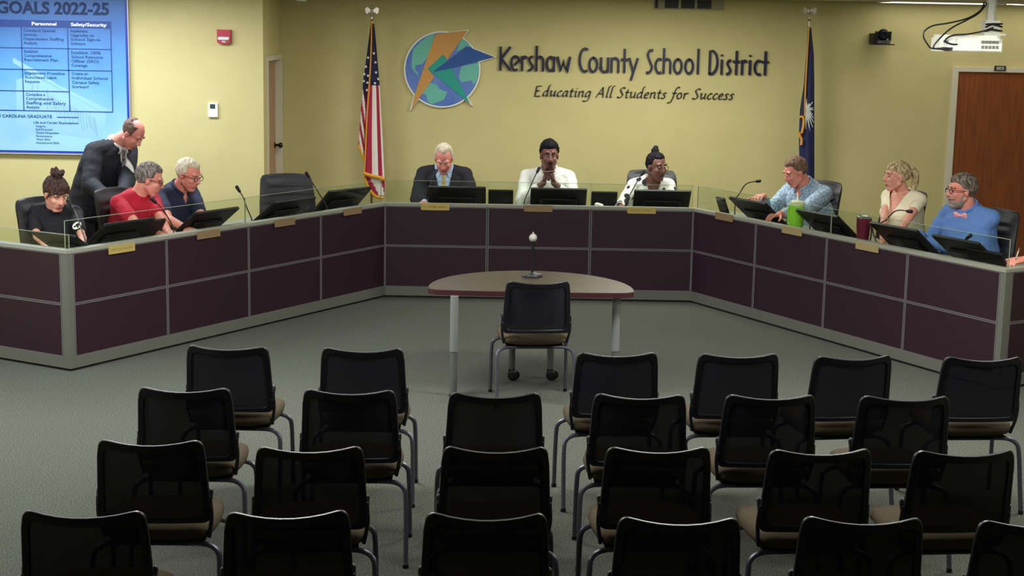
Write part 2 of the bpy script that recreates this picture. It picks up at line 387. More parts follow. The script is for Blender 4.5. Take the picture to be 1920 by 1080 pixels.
# calligraphic line
IT = {
 'E': (.75, [[(.55, .97), (.1, .97), (.1, 0), (.6, .0)], [(.1, .52), (.45, .52)]]),
 'd': (.62, [smooth_pts([(.45, .5, 0), (.25, .56, 0), (.05, .25, 0), (.15, .02, 0), (.42, .2, 0)], 4), smooth_pts([(.62, 1.12, 0), (.47, 1.0, 0), (.45, .5, 0), (.44, .08, 0), (.55, .02, 0)], 4)]),
 'u': (.62, [smooth_pts([(.02, .48, 0), (.1, .55, 0), (.1, .2, 0), (.2, .02, 0), (.45, .25, 0)], 4), [(.47, .56), (.46, .08), (.56, .02)]]),
 'c': (.47, [smooth_pts([(.42, .5, 0), (.25, .56, 0), (.06, .25, 0), (.18, .01, 0), (.42, .1, 0)], 4)]),
 'a': (.6, [smooth_pts([(.45, .5, 0), (.25, .56, 0), (.05, .25, 0), (.15, .02, 0), (.42, .25, 0)], 4), [(.45, .55), (.43, .08), (.55, .02)]]),
 't': (.42, [smooth_pts([(.2, .8, 0), (.16, .5, 0), (.15, .12, 0), (.22, .0, 0), (.36, .06, 0)], 4), [(.02, .54), (.38, .54)]]),
 'i': (.3, [smooth_pts([(.02, .5, 0), (.12, .55, 0), (.11, .1, 0), (.24, .02, 0)], 4), [(.14, .8), (.17, .84)]]),
 'n': (.62, [[(.02, .5), (.1, .55), (.09, 0)], smooth_pts([(.1, .35, 0), (.3, .56, 0), (.45, .48, 0), (.44, .1, 0), (.56, .02, 0)], 4)]),
 'g': (.6, [smooth_pts([(.45, .5, 0), (.25, .56, 0), (.05, .25, 0), (.15, .02, 0), (.42, .25, 0)], 4), smooth_pts([(.46, .55, 0), (.44, .0, 0), (.35, -.3, 0), (.1, -.4, 0), (-.1, -.36, 0)], 4)]),
 'A': (.85, [[(.0, 0), (.5, .98)], [(.48, .98), (.68, .0)], [(.2, .36), (.58, .36)]]),
 'l': (.3, [smooth_pts([(.34, 1.12, 0), (.16, 1.02, 0), (.12, .5, 0), (.1, .08, 0), (.24, .02, 0)], 4)]),
 'S': (.62, [smooth_pts([(.58, .9, 0), (.4, .99, 0), (.15, .8, 0), (.3, .52, 0), (.46, .25, 0), (.25, .0, 0), (-.02, .08, 0)], 4)]),
 'e': (.5, [smooth_pts([(.08, .26, 0), (.36, .36, 0), (.36, .55, 0), (.15, .48, 0), (.06, .2, 0), (.2, .0, 0), (.44, .1, 0)], 4)]),
 's': (.45, [smooth_pts([(.38, .5, 0), (.22, .55, 0), (.12, .42, 0), (.28, .22, 0), (.22, .01, 0), (.0, .05, 0)], 4)]),
 'f': (.42, [smooth_pts([(.6, 1.05, 0), (.42, 1.1, 0), (.25, .8, 0), (.16, .1, 0), (.0, -.36, 0), (-.25, -.38, 0)], 4), [(.02, .54), (.42, .54)]]),
 'o': (.58, [o_(.05, .47, 0, .56, 90, 450, 16)]),
 'r': (.45, [[(.02, .5), (.1, .55), (.09, 0)], smooth_pts([(.1, .35, 0), (.25, .54, 0), (.42, .52, 0)], 4)]),
}
line = 'Educating All Students for Success'; wtot = sum((.42 if c == ' ' else IT[c][0] + .06) for c in line)
A0 = ony(1001, 180, YB - .01); A1 = ony(1376, 184, YB - .01); k = (A1.x - A0.x) / wtot; kz = (ony(1001, 159.5, YB).z - ony(1001, 179, YB).z)
sg2 = thing('wall_lettering', 'small dark italic slogan lettering below the district name on the back wall', 'lettering', (A0.x, YB, A0.z))
cx = 0
for c in line:
    if c == ' ': cx += .42; continue
    mb = MB()
    for st in IT[c][1]: ribbon(mb, [((cx + p[0]) * k + p[1] * kz * .2, p[1] * kz) for p in st], .0016, -.016, -.003, nib=(.0052, .003))
    mb.build('letter', M_darkletter, sg2); cx += IT[c][0] + .06

# ------------------------------------------------------------------ logo on the back wall
def lp(x, y, Y=YB): p = ony(740 + x / 6.355, 45 + y / 6.355, Y); return (p.x, p.z)
LC = lp(568, 540); logo = thing('wall_emblem', 'round globe emblem with orange, green and blue arrow shapes on the back wall', 'sign', (LC[0], YB, LC[1]))
def lrel(pts): return [(lambda q: (q[0] - LC[0], q[1] - LC[1]))(lp(*p)) for p in pts]
def arc(a0, a1, r=455, n=16): return [(568 + r * math.cos(R(a0 + (a1 - a0) * i / n)), 540 + r * math.sin(R(a0 + (a1 - a0) * i / n))) for i in range(n + 1)]
outl = arc(-38, -34, n=2) + [(935, 283), (1212, 395), (1005, 457)] + arc(-8, 46) + [(872, 872), (937, 984), (833, 900)] + arc(56, 126) + [(290, 903), (180, 1038), (232, 850)] + arc(138, 280, n=36) + [(655, 96), (892, 64), (822, 165)]
MB().wallprism(lrel(outl), -.03, -.002).build('backing_board', M_white, logo)
M_globe = mat('globe_blue', (70, 108, 190), .5, col2=(104, 134, 196), scale=3, lo=.3, hi=.7)
M_teal = mat('globe_teal', (104, 184, 166), .5)
MB().wallprism(lrel(arc(0, 360, 438, 60)[:-1]), -.0325, -.0305).build('globe', M_globe, logo)
mb = MB()
for pl in ([(480, 112), (400, 140), (300, 220), (222, 300), (200, 480), (215, 540), (270, 600), (290, 630), (280, 580), (245, 540), (250, 490), (330, 480), (395, 390), (470, 160)],
           [(430, 700), (500, 720), (530, 770), (630, 810), (590, 900), (510, 930), (440, 955), (400, 930), (375, 840), (330, 830), (400, 730)],
           [(800, 500), (1000, 462), (1002, 560), (978, 680), (940, 720), (920, 670), (800, 695), (765, 640), (780, 560)],
           [(800, 170), (915, 275), (860, 265), (740, 330), (770, 240)]):
    mb.wallprism(lrel(pl), -.0345, -.0325)
mb.build('land', M_teal, logo)
MB().wallprism(lrel([(490, 118), (872, 76), (630, 425), (580, 360), (395, 530), (475, 625), (205, 1008), (245, 830), (395, 380)]), -.0365, -.0345).build('bolt', mat('logo_orange', (202, 146, 70), .5), logo)
MB().wallprism(lrel([(580, 360), (395, 530), (902, 950), (680, 525), (625, 425)]), -.0385, -.0345).build('lower_arrow', mat('logo_green', (20, 156, 138), .5), logo)
MB().wallprism(lrel([(455, 572), (860, 265), (1192, 394), (680, 525)]), -.0405, -.0345).build('upper_arrow', mat('logo_blue', (26, 78, 150), .5), logo)

# ------------------------------------------------------------------ poster
YQ = YP - .035
pr_ = ony(237, 140, YQ); pb_ = ony(130, 283.5, YQ); PX1 = pr_.x; PZ0 = pb_.z; PX0 = PX1 - 1.75; PZ1 = ony(130, -14, YQ).z
po = thing('goals_poster', 'large blue framed goals poster on the wall at far left', 'poster', (PX0, YQ, PZ0))
M_post = mat('poster_print', (120, 180, 226), .45)
nt = M_post.node_tree; b = nt.nodes['Principled BSDF']; tc = nt.nodes.new('ShaderNodeTexCoord'); sp = nt.nodes.new('ShaderNodeSeparateXYZ'); ns = nt.nodes.new('ShaderNodeTexNoise'); ns.inputs['Scale'].default_value = 2.2
ma = nt.nodes.new('ShaderNodeMath'); ma.operation = 'MULTIPLY_ADD'; ma.inputs[1].default_value = .35; rp = nt.nodes.new('ShaderNodeValToRGB')
nt.links.new(tc.outputs['Generated'], sp.inputs[0]); nt.links.new(tc.outputs['Object'], ns.inputs['Vector'])
nt.links.new(ns.outputs[0], ma.inputs[0]); nt.links.new(sp.outputs['Z'], ma.inputs[2]); nt.links.new(ma.outputs[0], rp.inputs[0]); nt.links.new(rp.outputs[0], b.inputs['Base Color'])
e = rp.color_ramp.elements; e[0].position = .25; e[0].color = rgb((150, 200, 218)); e[1].position = 1.1; e[1].color = rgb((62, 112, 180)); q = e.new(.62); q.color = rgb((92, 158, 214))
W_, H_ = PX1 - PX0, PZ1 - PZ0; e_ = .02
MB().box(0, W_, .004, .03, 0, H_).build('print', M_post, po)
M_pblue = mat('poster_border_blue', (18, 58, 158), .4); M_pline = mat('poster_line_blue', (24, 66, 140), .5); M_ptext = mat('poster_text_blue', (20, 62, 120), .6); M_ptitle = mat('poster_title_blue', (14, 44, 96), .6)
mb = MB().box(-.02, 0, -.004, .033, -.02, H_ + .02).box(W_, W_ + .022, -.004, .033, -.02, H_ + .02).box(0, W_, -.004, .033, -.02, 0).box(0, W_, -.004, .033, H_, H_ + .02)
mb.build('border', M_pblue, po)
MB().box(-.03, -.02, -.006, .034, -.034, H_ + .03).box(W_ + .022, W_ + .03, -.006, .034, -.034, H_ + .03).box(-.03, W_ + .03, -.006, .034, -.034, -.02).build('frame', mat('poster_frame_silver', (190, 180, 176), .35, metal=.4), po)
def pq(x, y): p = ony(x, y, YQ); return Vector((p.x - PX0, p.z - PZ0))
# faint printed building behind the table
mb = MB(); pale = mat('poster_pale_print', (138, 188, 216), .5); wash = mat('poster_wash_print', (116, 152, 176), .5)
mb.wallprism([tuple(pq(*p)) for p in ((24, 108), (24, 118), (195, 212), (205, 206), (110, 160), (60, 128))], .0032, .0039)
mb.wallprism([tuple(pq(*p)) for p in ((30, 150), (30, 240), (190, 262), (200, 216), (120, 172), (60, 140))], .0034, .0039)
mb.build('pale_shape', pale, po)
mb = MB()
for i in range(20):
    x = 90 + i * 4.6 + random.uniform(-1, 1); y = 176 + i * 2.4; l_ = random.uniform(22, 42)
    mb.wallprism([tuple(pq(*p)) for p in ((x, y), (x + 1.1, y), (x + 5.5, y + l_), (x + 4.6, y + l_))], .0026, .0031)
for (x, y, l_) in ((60, 158, 20), (70, 160, 26), (88, 166, 40)): mb.wallprism([tuple(pq(*p)) for p in ((x, y), (x + 1, y), (x + 1, y + l_), (x, y + l_))], .0026, .0031)
mb.build('wash_shape', wash, po)
c0 = pq(-55, 60).x; c1 = pq(39.6, 58).x; c2 = pq(126.5, 60).x; c3 = pq(207.5, 60).x
r0 = pq(100, 38.3).y; r1 = pq(100, 52).y; r2 = pq(85, 90.7).y; r3 = pq(85, 131).y; r4 = pq(86, 171.3).y; r5 = pq(86, 208).y; t_ = .0045
mb = MB().box(c0, c3 + t_, .001, .0024, r1, r0)
for xx in (c0, c1, c2, c3): mb.box(xx - t_, xx + t_, .001, .0024, r5 if xx != c2 else r5, r1)
for zz, xe in ((r2, c3), (r3, c3), (r4, c2), (r5, c3)): mb.box(c0, xe, .001, .0024, zz - t_, zz + t_)
p0 = pq(106.8, 219.5); p1_ = pq(147, 220); mb.box(p0.x, p1_.x, .001, .0024, p0.y - .005, p0.y + .003)
mb.build('table_grid', M_pline, po)
PXM = pq(101, 140).x - pq(100, 140).x
def ptx(mb, s, x, y, cap, w_=None, bold=0.01): p = pq(x, y); put_text(mb, s, (p.x, .0008, p.y), (w_ * PXM) if w_ else None, cap * PXM, bold=bold, lift=0)
mb = MB(); ptx(mb, 'GOALS 2022-25', -6, 24, 21, 209, .035); mb.build('title', M_ptitle, po)
mb = MB(); ptx(mb, 'Personnel', 59.5, 47, 5.6, 46, .03); mb.build('heading', M_white, po); mb = MB(); ptx(mb, 'Safety/Security', 132.8, 48.6, 5.6, 67, .03); mb.build('heading', M_white, po)
for (x, y0, st, ls) in ((43.5, 59.2, 7.9, ['Conduct Special', 'Services', 'Department Staffing', 'Analysis']), (132, 60.4, 7.9, ['Implement', 'Upgrades to', 'School Sign-in', 'Software']),
   (45, 98.6, 7.9, ['Establish', 'Comprehensive', 'Recruitment Plan']), (133.4, 101, 8, ['Establish 100%', 'School Resource', 'Officer (SRO)', 'Coverage']),
   (46.5, 139.3, 7.9, ['Implement Frontline', 'Automated Leave', 'Requests']), (134.5, 140.3, 8.2, ['Create an', 'Individual School', 'Campus Safety', 'Scorecard']),
   (48.5, 179.4, 7.9, ['Complete a', 'Comprehensive', 'Staffing and Salary', 'Analysis'])):
    for i, s in enumerate(ls): mb = MB(); ptx(mb, s, x + i * .25, y0 + st * i, 5.2, len(s) * 3.95 if len(s) > 10 else None, .012); mb.build('text_line', M_ptext, po)
mb = MB(); ptx(mb, 'SOUTH CAROLINA GRADUATE', -28, 219.2, 5.4, 126, .02); mb.build('text_line', M_ptext, po)
mb = MB(); ptx(mb, 'Life and Career Expectations', 63, 231.4, 4.2, 85, .012); mb.build('text_line', M_ptext, po)
for i, s in enumerate(['Integrity', 'Self-Direction', 'Global Perspective', 'Perseverance', 'Work Ethic', 'Interpersonal Skills']): mb = MB(); ptx(mb, s, 67 + i * .2, 238.2 + 6.2 * i, 3.9, None, .004); mb.build('text_line', M_ptext, po)

# ------------------------------------------------------------------ small wall items
p = ony(421, 69, YP); t = thing('fire_alarm', 'red fire alarm strobe high on the wall right of the poster', 'alarm', (p.x, YP, p.z))
MB().wallprism([(-.062, -.05), (-.03, -.066), (.03, -.066), (.062, -.05), (.062, .066), (-.062, .066)], -.045, 0).build('housing', M_red, t)
MB().rbox(-.052, .052, -.058, -.044, -.03, .0, .012).build('strobe_lens', M_lens, t)
mb = MB(); put_text(mb, 'FIRE', (0, -.046, -.05), cap=.013, align='C', bold=.02); mb.build('lettering', M_white, t)
p = ony(400, 206, YP); t = thing('thermostat', 'white thermostat on the wall right of the poster', 'thermostat', (p.x, YP, p.z))
MB().rbox(-.045, .045, -.026, 0, -.068, .068, .008).build('housing', M_white, t)
MB().box(-.026, .022, -.028, -.0255, .012, .054).build('display', M_dkgreen, t)
p = ony(1875, 128, YB - .036); t = thing('door_number_sign', 'small dark number sign on the brown door frame', 'sign', (p.x, YB - .036, p.z))
MB().box(-.058, .058, -.008, -.0005, -.025, .025).build('plate', mat('sign_dark', (52, 52, 46), .5), t)
mb = MB(); put_text(mb, '803', (0, -.0085, -.014), cap=.028, width=.072, align='C', bold=.02); mb.build('lettering', M_offw, t)
# air vent at the top of the back wall
v0 = ony(1225, 17, YB); v1 = ony(1356, 18, YB); vz = v0.z; vt = CEIL - .004
t = thing('wall_vent', 'grey metal air vent high on the back wall above the lettering', 'vent', ((v0.x + v1.x) / 2, YB, vz)); hw2 = (v1.x - v0.x) / 2; vh = vt - vz
mb = MB(); xs = [-hw2, -hw2 + .04, -hw2 + .1, -.12, -.1, .045, .065, .22, hw2]
mb.box(-hw2, hw2, -.02, 0, 0, .012).box(-hw2, hw2, -.02, 0, vh - .012, vh)
for (x0, x1) in ((-hw2, -hw2 + .012), (-hw2 + .045, -hw2 + .11), (-.10, -.075), (.06, .085), (hw2 - .12, hw2)): mb.box(x0, x1, -.02, 0, .012, vh - .012)
mb.build('frame', M_vent, t)
MB().box(-hw2 + .012, hw2 - .12, -.006, -.001, .012, vh - .012).build('grille_backing', mat('vent_dark', (64, 60, 58), .8), t)
mb = MB()
for i in range(6): z = .02 + i * (vh - .03) / 6; mb.box(-hw2 + .012, hw2 - .12, -.014, -.007, z, z + .003)
mb.build('louvres', mat('vent_louvre', (92, 88, 80), .6), t)

# PTZ camera on the right of the back wall
p = ony(1655, 82, YB - .16); t = thing('conference_camera', 'black pan tilt camera on a wall bracket left of the brown door', 'camera', (p.x, YB - .16, p.z))
MB().box(-.10, -.045, -.02, .16, -.002, .10).build('wall_bracket', M_black, t)
MB().box(-.10, .10, -.075, .12, -.012, -.002).build('shelf', M_black, t)
MB().lathe([(.062, 0), (.075, .004), (.075, .03), (.06, .036)], 24).build('base', mat('camera_base', (70, 68, 74), .35), t, smooth=1)
mb = MB().box(-.075, -.058, -.03, .03, .03, .12).box(.058, .075, -.03, .03, .03, .12); mb.build('yoke', M_black, t)
hd = MB().ell((0, 0, .085), (.058, .064, .06)).build('head', M_black, t, smooth=1)
mb = MB(); mb.xf = Matrix.Translation((-.005, -.05, .085)) @ Matrix.Rotation(R(90), 4, 'X')
mb.lathe([(.036, 0), (.036, .03), (.028, .03), (.022, .018)], 20).build('lens', mat('lens_glass', (30, 28, 44), .15), hd, smooth=1)

# projector hanging from the ceiling
PYJ = 10.0; pa = ony(1764, 96, PYJ); pc = ony(1881, 96, PYJ); pz = pa.z; pxc = (pa.x + pc.x) / 2; pwid = pc.x - pa.x
pole = ony(1858, 30, PYJ + .12).x - pxc
t = thing('ceiling_projector', 'white ceiling projector with hanging black cables at upper right', 'projector', (pxc, PYJ, pz))
mb = MB(); mb.xf = Matrix.Translation((0, 0, 0))
poly = [(-pwid / 2 + .03, .0), (-pwid / 2, .04), (-pwid / 2, .24), (pwid / 2, .24), (pwid / 2, .03), (pwid / 2 - .03, .0)]
mb.prism([(x, y) for x, y in poly], 0, .085).prism([(x * .94, y * .92 + .01) for x, y in poly], .085, .105).build('body', M_white, t)
MB().rbox(-pwid / 2 + .07, pwid / 2 - .012, -.012, .005, .004, .058, .006).build('rear_panel', M_white, t)
MB().box(-pwid / 2 + .04, -pwid / 2 + .085, -.013, .004, .004, .085).build('panel_ridge', M_white, t)
mb = MB()
for i in range(5):
    for j in range(2): x = .055 + i * .023; mb.box(x, x + .017, -.0145, -.011, .02 + .032 * j, .02 + .032 * j + .02)
mb.build('grille', mat('projector_grille', (120, 122, 110), .7), t)
mb = MB()
for i in range(3): mb.box(-pwid / 2 + .015 + i * .022, -pwid / 2 + .03 + i * .022, -.003, .01, .055, .07)
mb.build('ports', mat('port_grey', (96, 100, 98), .6), t)
mb = MB().box(pole - .05, pole + .085, .06, .18, .105, .118).box(pole - .045, pole + .05, .075, .165, .118, .2); mb.build('mount_bracket', M_offw, t)
mb = MB().tube([(pole, .12, .2), (pole, .12, CEIL - pz - .001)], .032, 14); mb.lathe([(.075, CEIL - pz - .022), (.075, CEIL - pz - .001)], 18, (pole, .12, 0)); mb.build('ceiling_pole', M_offw, t, smooth=1)
def prel(x, y, Y): q = ony(x, y, Y); return (q.x - pxc, q.y - PYJ, q.z - pz)
for pts in ([(1846, 4, .1), (1838, 20, .08), (1815, 34, .03), (1780, 43, -.02), (1750, 48, -.04), (1734, 58, -.05), (1732, 70, -.05), (1740, 84, -.04), (1748, 91, -.03), (1770, 90, -.02), (1782, 90, .005)],
            [(1850, 6, .1), (1836, 24, .07), (1812, 38, .02), (1785, 52, -.02), (1764, 70, -.04), (1750, 88, -.035), (1760, 92, -.03), (1778, 92, -.02), (1786, 91, .005)],
            [(1862, 52, .06), (1845, 58, .0), (1815, 64, -.025), (1788, 66, -.03), (1774, 73, -.03), (1774, 79, -.02), (1786, 83, -.02), (1795, 83, -.01)]):
    MB().tube(smooth_pts([prel(x, y, PYJ + d) for (x, y, d) in pts], 5), .0055, 7).build('cable', M_cable, t, smooth=1)
mb = MB().box(*[f(a_) for a_ in (0,) for f in (lambda z: prel(1783, 90, PYJ)[0] - .055, lambda z: prel(1783, 90, PYJ)[0] + .005)], -.02, .004, .006, .026); mb.build('plug', M_cable, t)
for k_, z_ in ((.13, 0), (.155, .01), (.175, -.01)): MB().tube([(pole - .05, .06, k_), (pole, .055, k_ + .014 + z_), (pole + .06, .06, k_ + .004)], .006, 6).build('cable', M_cable, t, smooth=1)

# visible ceiling troffers above the doors, sprinkler caps
for i, (x0, x1, lb) in enumerate(((3.62, 4.84, 'bright recessed ceiling light nearest the projector pole'), (4.92, 6.1, 'bright recessed ceiling light at the top right corner'))):
    t = thing('ceiling_light', lb, 'ceiling light', ((x0 + x1) / 2, 15.15, CEIL), 0, 'recessed ceiling lights'); h = (x1 - x0) / 2
    MB().box(-h, h, -.3, .3, -.012, -.004).build('diffuser', M_lamp, t)
    MB().box(-h - .02, h + .02, -.32, -.3, -.012, 0).box(-h - .02, h + .02, .3, .32, -.012, 0).box(-h - .02, -h, -.3, .3, -.012, 0).box(h, h + .02, -.3, .3, -.012, 0).build('frame', M_white, t)
for (u, v, Y, lb) in ((565, 2, 14.9, 'small white ceiling sprinkler cap above the flag side at left'), (1876, 9, 12.5, 'small white ceiling sprinkler cap beside the projector pole')):
    p = ony(u, v, Y)
    tag(MB().lathe([(.012, -max(.03, CEIL - p.z)), (.045, -max(.03, CEIL - p.z)), (.052, -max(.03, CEIL - p.z) + .02), (.012, -max(.03, CEIL - p.z) + .03), (.012, -.004), (.05, -.004), (.05, 0)], 16).build('sprinkler', M_white, None, 1, (p.x, Y, CEIL)), lb, 'sprinkler', 'ceiling sprinklers')
# ------------------------------------------------------------------ council desk: five straight runs joined at mitred corners
MW = .914; HD = .8474; KH = .0977
P0 = Vector((-1.08828, 13.63531)); P1 = Vector((1.65372, 13.63531)); CLf = Vector((-3.00557, 10.47275)); CRt = Vector((3.39493, 10.37250))
AL = CLf - 1.0 * Vector((math.cos(R(-29.5)), math.sin(R(-29.5)))); AR = CRt + 1.0 * Vector((math.cos(R(33)), math.sin(R(33))))
NODES = [AL, CLf, P0, P1, CRt, AR]
ang = [math.atan2((NODES[i + 1] - NODES[i]).y, (NODES[i + 1] - NODES[i]).x) for i in range(5)]
turn = [0] + [((ang[i + 1] - ang[i] + math.pi) % (2 * math.pi)) - math.pi for i in range(4)] + [0]
class Seg:
    def __init__(s, i):
        s.o = NODES[i]; s.L = (NODES[i + 1] - NODES[i]).length; s.a = ang[i]; s.t0, s.t1 = turn[i], turn[i + 1]
        s.d = Vector((math.cos(s.a), math.sin(s.a))); s.n = Vector((-s.d.y, s.d.x))
    def x0(s, d): return d * math.tan(s.t0 / 2)
    def x1(s, d): return s.L - d * math.tan(s.t1 / 2)
    def poly(s, d0, d1, e=.0008): return [(s.x0(d0) + e, d0), (s.x1(d0) - e, d0), (s.x1(d1) - e, d1), (s.x0(d1) + e, d1)]
    def w(s, x, d, z=0): q = s.o + s.d * x + s.n * d; return Vector((q.x, q.y, z))
    def hit(s, u, v, d):
        """point of the photo ray in the vertical plane d behind the front: (along, z)"""
        r = ray(u, v); n = s.n; t = (n.dot(s.o) + d) / (n.x * r.x + n.y * r.y); q = CAM + r * t
        return ((Vector((q.x, q.y)) - s.o).dot(s.d), q.z)
SEGS = [Seg(i) for i in range(5)]
WZ = .742
names_ = ['left end run of the maroon council desk with grey trim', 'left wing of the maroon council desk with four panel columns', 'middle run of the maroon council desk facing the chairs', 'right wing of the maroon council desk with four panel columns', 'right end run of the maroon council desk at the photo edge']
mods = [[s for s in ()], None, None, None, None]
for i, s in enumerate(SEGS):
    t = thing('council_desk', names_[i], 'desk', (s.o.x, s.o.y, 0), s.a, 'council desk runs')
    L = s.L
    if i == 0: cuts = [L - .06 - MW, L - .06]
    elif i == 1: cuts = [L - 4 * MW + MW * k for k in range(5)]
    elif i == 2: cuts = [MW * k for k in range(4)]
    elif i == 3: cuts = [MW * k for k in range(5)]
    else: cuts = [.06, .06 + MW]
    # carcass core behind the tiles
    MB().prism(s.poly(.004, .055), .001, HD - .026).build('core_panel', M_gap, t)
    MB().prism(s.poly(-.006, .055), .018, KH).build('base_rail', M_kick, t)
    MB().prism(s.poly(-.010, .068), HD - .024, HD).build('top_cap', M_cap, t)
    mb = MB(); g = .0095; z0, z1, z2, z3 = KH, .457, .477, HD - .024
    for k in range(len(cuts) - 1):
        a, b = cuts[k], cuts[k + 1]
        mb.box(a + .003, a + .003 + g, -.005, .004, z0, z3); mb.box(b - .003 - g, b - .003, -.005, .004, z0, z3)
        mb.box(a + .003 + g, b - .003 - g, -.005, .004, z1, z1 + .008); mb.box(a + .003 + g, b - .003 - g, -.005, .004, z2 - .008, z2)
        mb.box(a + .003 + g, b - .003 - g, -.005, .004, z3 - .010, z3); mb.box(a + .003 + g, b - .003 - g, -.005, .004, z0, z0 + .006)
    mb.build('frame_trim', M_frame, t)
    for k in range(len(cuts) - 1):
        a, b = cuts[k] + .003 + g, cuts[k + 1] - .003 - g
        MB().box(a, b, -.0025, .004, z2, z3 - .010).build('panel', M_maroon, t)
        MB().box(a, b, -.0025, .004, z0 + .006, z1).build('panel', M_maroon, t)
    # corner posts
    mb = MB(); e = 0
    if i == 1: mb.box(s.x0(-.007), cuts[0] - .001, -.007, .004, .018, HD - .024); e = 1
    if i == 0: mb.box(cuts[-1] + .001, s.x1(-.007), -.007, .004, .018, HD - .024); e = 1
    if i == 3: mb.box(cuts[-1] + .001, s.x1(-.007), -.007, .004, .018, HD - .024); e = 1
    if i == 4: mb.box(s.x0(-.007), cuts[0] - .001, -.007, .004, .018, HD - .024); e = 1
    if e: mb.build('corner_post', M_kick, t)
    MB().prism(s.poly(.056, .76), WZ - .028, WZ).build('work_surface', M_cap, t)
    mb = MB(); xm = [max(s.x0(.75), 0) + .05, min(s.x1(.75), L) - .06]
    if i in (1, 2, 3): xm.insert(1, L / 2)
    for x in xm: mb.box(x, x + .025, .057, .6, .0, WZ - .028)
    mb.build('support_panel', M_maroon, t)

# glass screens on the desk
GH = .198
GS = [(0, [(-.1, SEGS[0].L - .012)]), (1, [(.012, SEGS[1].L - 2 * MW - .004), (SEGS[1].L - 2 * MW + .004, SEGS[1].L - .012)]),
      (2, [(.012 + .0, MW - .004), (MW + .004, 2 * MW - .004), (2 * MW + .004, 3 * MW - .012)]), (3, [(.012, 2 * MW - .004), (2 * MW + .004, SEGS[3].L - .012)])]
GL_ = ['left end run', 'left wing, half nearer the camera', 'left wing, half nearer the flag', 'middle run before the seated dark suit', 'middle run before the white shirt', 'middle run before the leaf print blouse', 'right wing before the light blue shirt', 'right wing before the bow tie', 'right end run']
q = 0
for si, pans in GS:
    s = SEGS[si]
    for (a, b) in pans:
        if si == 0: a = s.L - .9
        o = s.w(a, .03, HD)
        t = thing('glass_screen', 'low clear glass screen on the desk, ' + GL_[q], 'glass screen', o, s.a, 'glass screens along the desk'); q += 1
        if si in (0, 4): hgt = .10 if si == 0 else .14
        else: hgt = GH
        MB().box(.0, b - a, -.003, .003, .0005, hgt).build('pane', M_glass, t)
        MB().box(.0, b - a, -.003, .003, hgt, hgt + .003).box(-.002, 0, -.003, .003, .0005, hgt + .003).box(b - a, b - a + .002, -.003, .003, .0005, hgt + .004).build('polished_edge', M_gedge, t)

# name plates hooked on the desk front (photo centre u, v)
PL = [(1, 228, 466, 1, 'RON MATTHEWS', 'bright brass name plate on the left wing nearest the camera'), (1, 391, 439, 0, '', 'dull tan name plate in front of the person in navy'), (1, 534, 417, 0, '', 'dull tan name plate below the empty chair'),
      (1, 661, 396, 0, '', 'dull tan name plate on the left wing beside the inner corner'), (2, 816, 388, 1, 'DR. HARRISON GOODWIN', 'brass name plate below the seated person in a dark suit'), (2, 1009, 391, 0, '', 'dull tan name plate below the person in a white shirt'),
      (2, 1203, 394.5, 1, 'SHIRLEY HALLEY', 'brass name plate below the person in a leaf print blouse'), (3, 1358, 407, 0, '', 'dull dark name plate on the right wing beside the inner corner'), (3, 1485, 433, 2, '', 'tan name plate below the lime tumbler'), (3, 1626, 463, 2, 'MISS SMITH', 'tan name plate below the wine coloured tumbler')]
M_tan2 = mat('pale_plate', (164, 146, 104), .4, metal=.2)
for (si, u, v, kind, txt, lb) in PL:
    s = SEGS[si]; x, z = s.hit(u, v, -.012)
    t = thing('name_plate', lb, 'name plate', s.w(x, -.012, z), s.a, 'name plates on the desk front'); mm = [M_brassdull, M_brass, M_tan2][kind]
    hw_ = .127; hh = .029
    MB().box(-hw_, hw_, -.003, .0015, -hh, hh).build('plate', mm, t)
    MB().box(-hw_, hw_, -.005, -.003, -hh, -hh + .004).box(-hw_, -hw_ + .005, -.005, -.003, -hh, hh).box(hw_ - .005, hw_, -.005, -.003, -hh, hh).build('holder_edge', M_gold if kind == 1 and 0 else mm, t)
    if kind == 1:
        # worn lettering too small to read in the photo: a soft row of engraved strokes
        mb = MB(); n = max(8, len(txt)); r_ = random.Random(len(txt)); x0 = -.1; st = .2 / n
        for k in range(n):
            if txt[k] == ' ': continue
            h = .007
            mb.box(x0 + k * st, x0 + k * st + .0022, -.0036, -.003, -h, h); 
            if r_.random() < .7: mb.box(x0 + k * st, x0 + k * st + st * .62, -.0036, -.003, (-h, h - .002, -.001)[k % 3], (-h + .002, h, .001)[k % 3])
            if r_.random() < .6: mb.box(x0 + k * st + st * .55, x0 + k * st + st * .55 + .002, -.0036, -.003, -h, h)
        mb.build('engraving', M_ink, t)

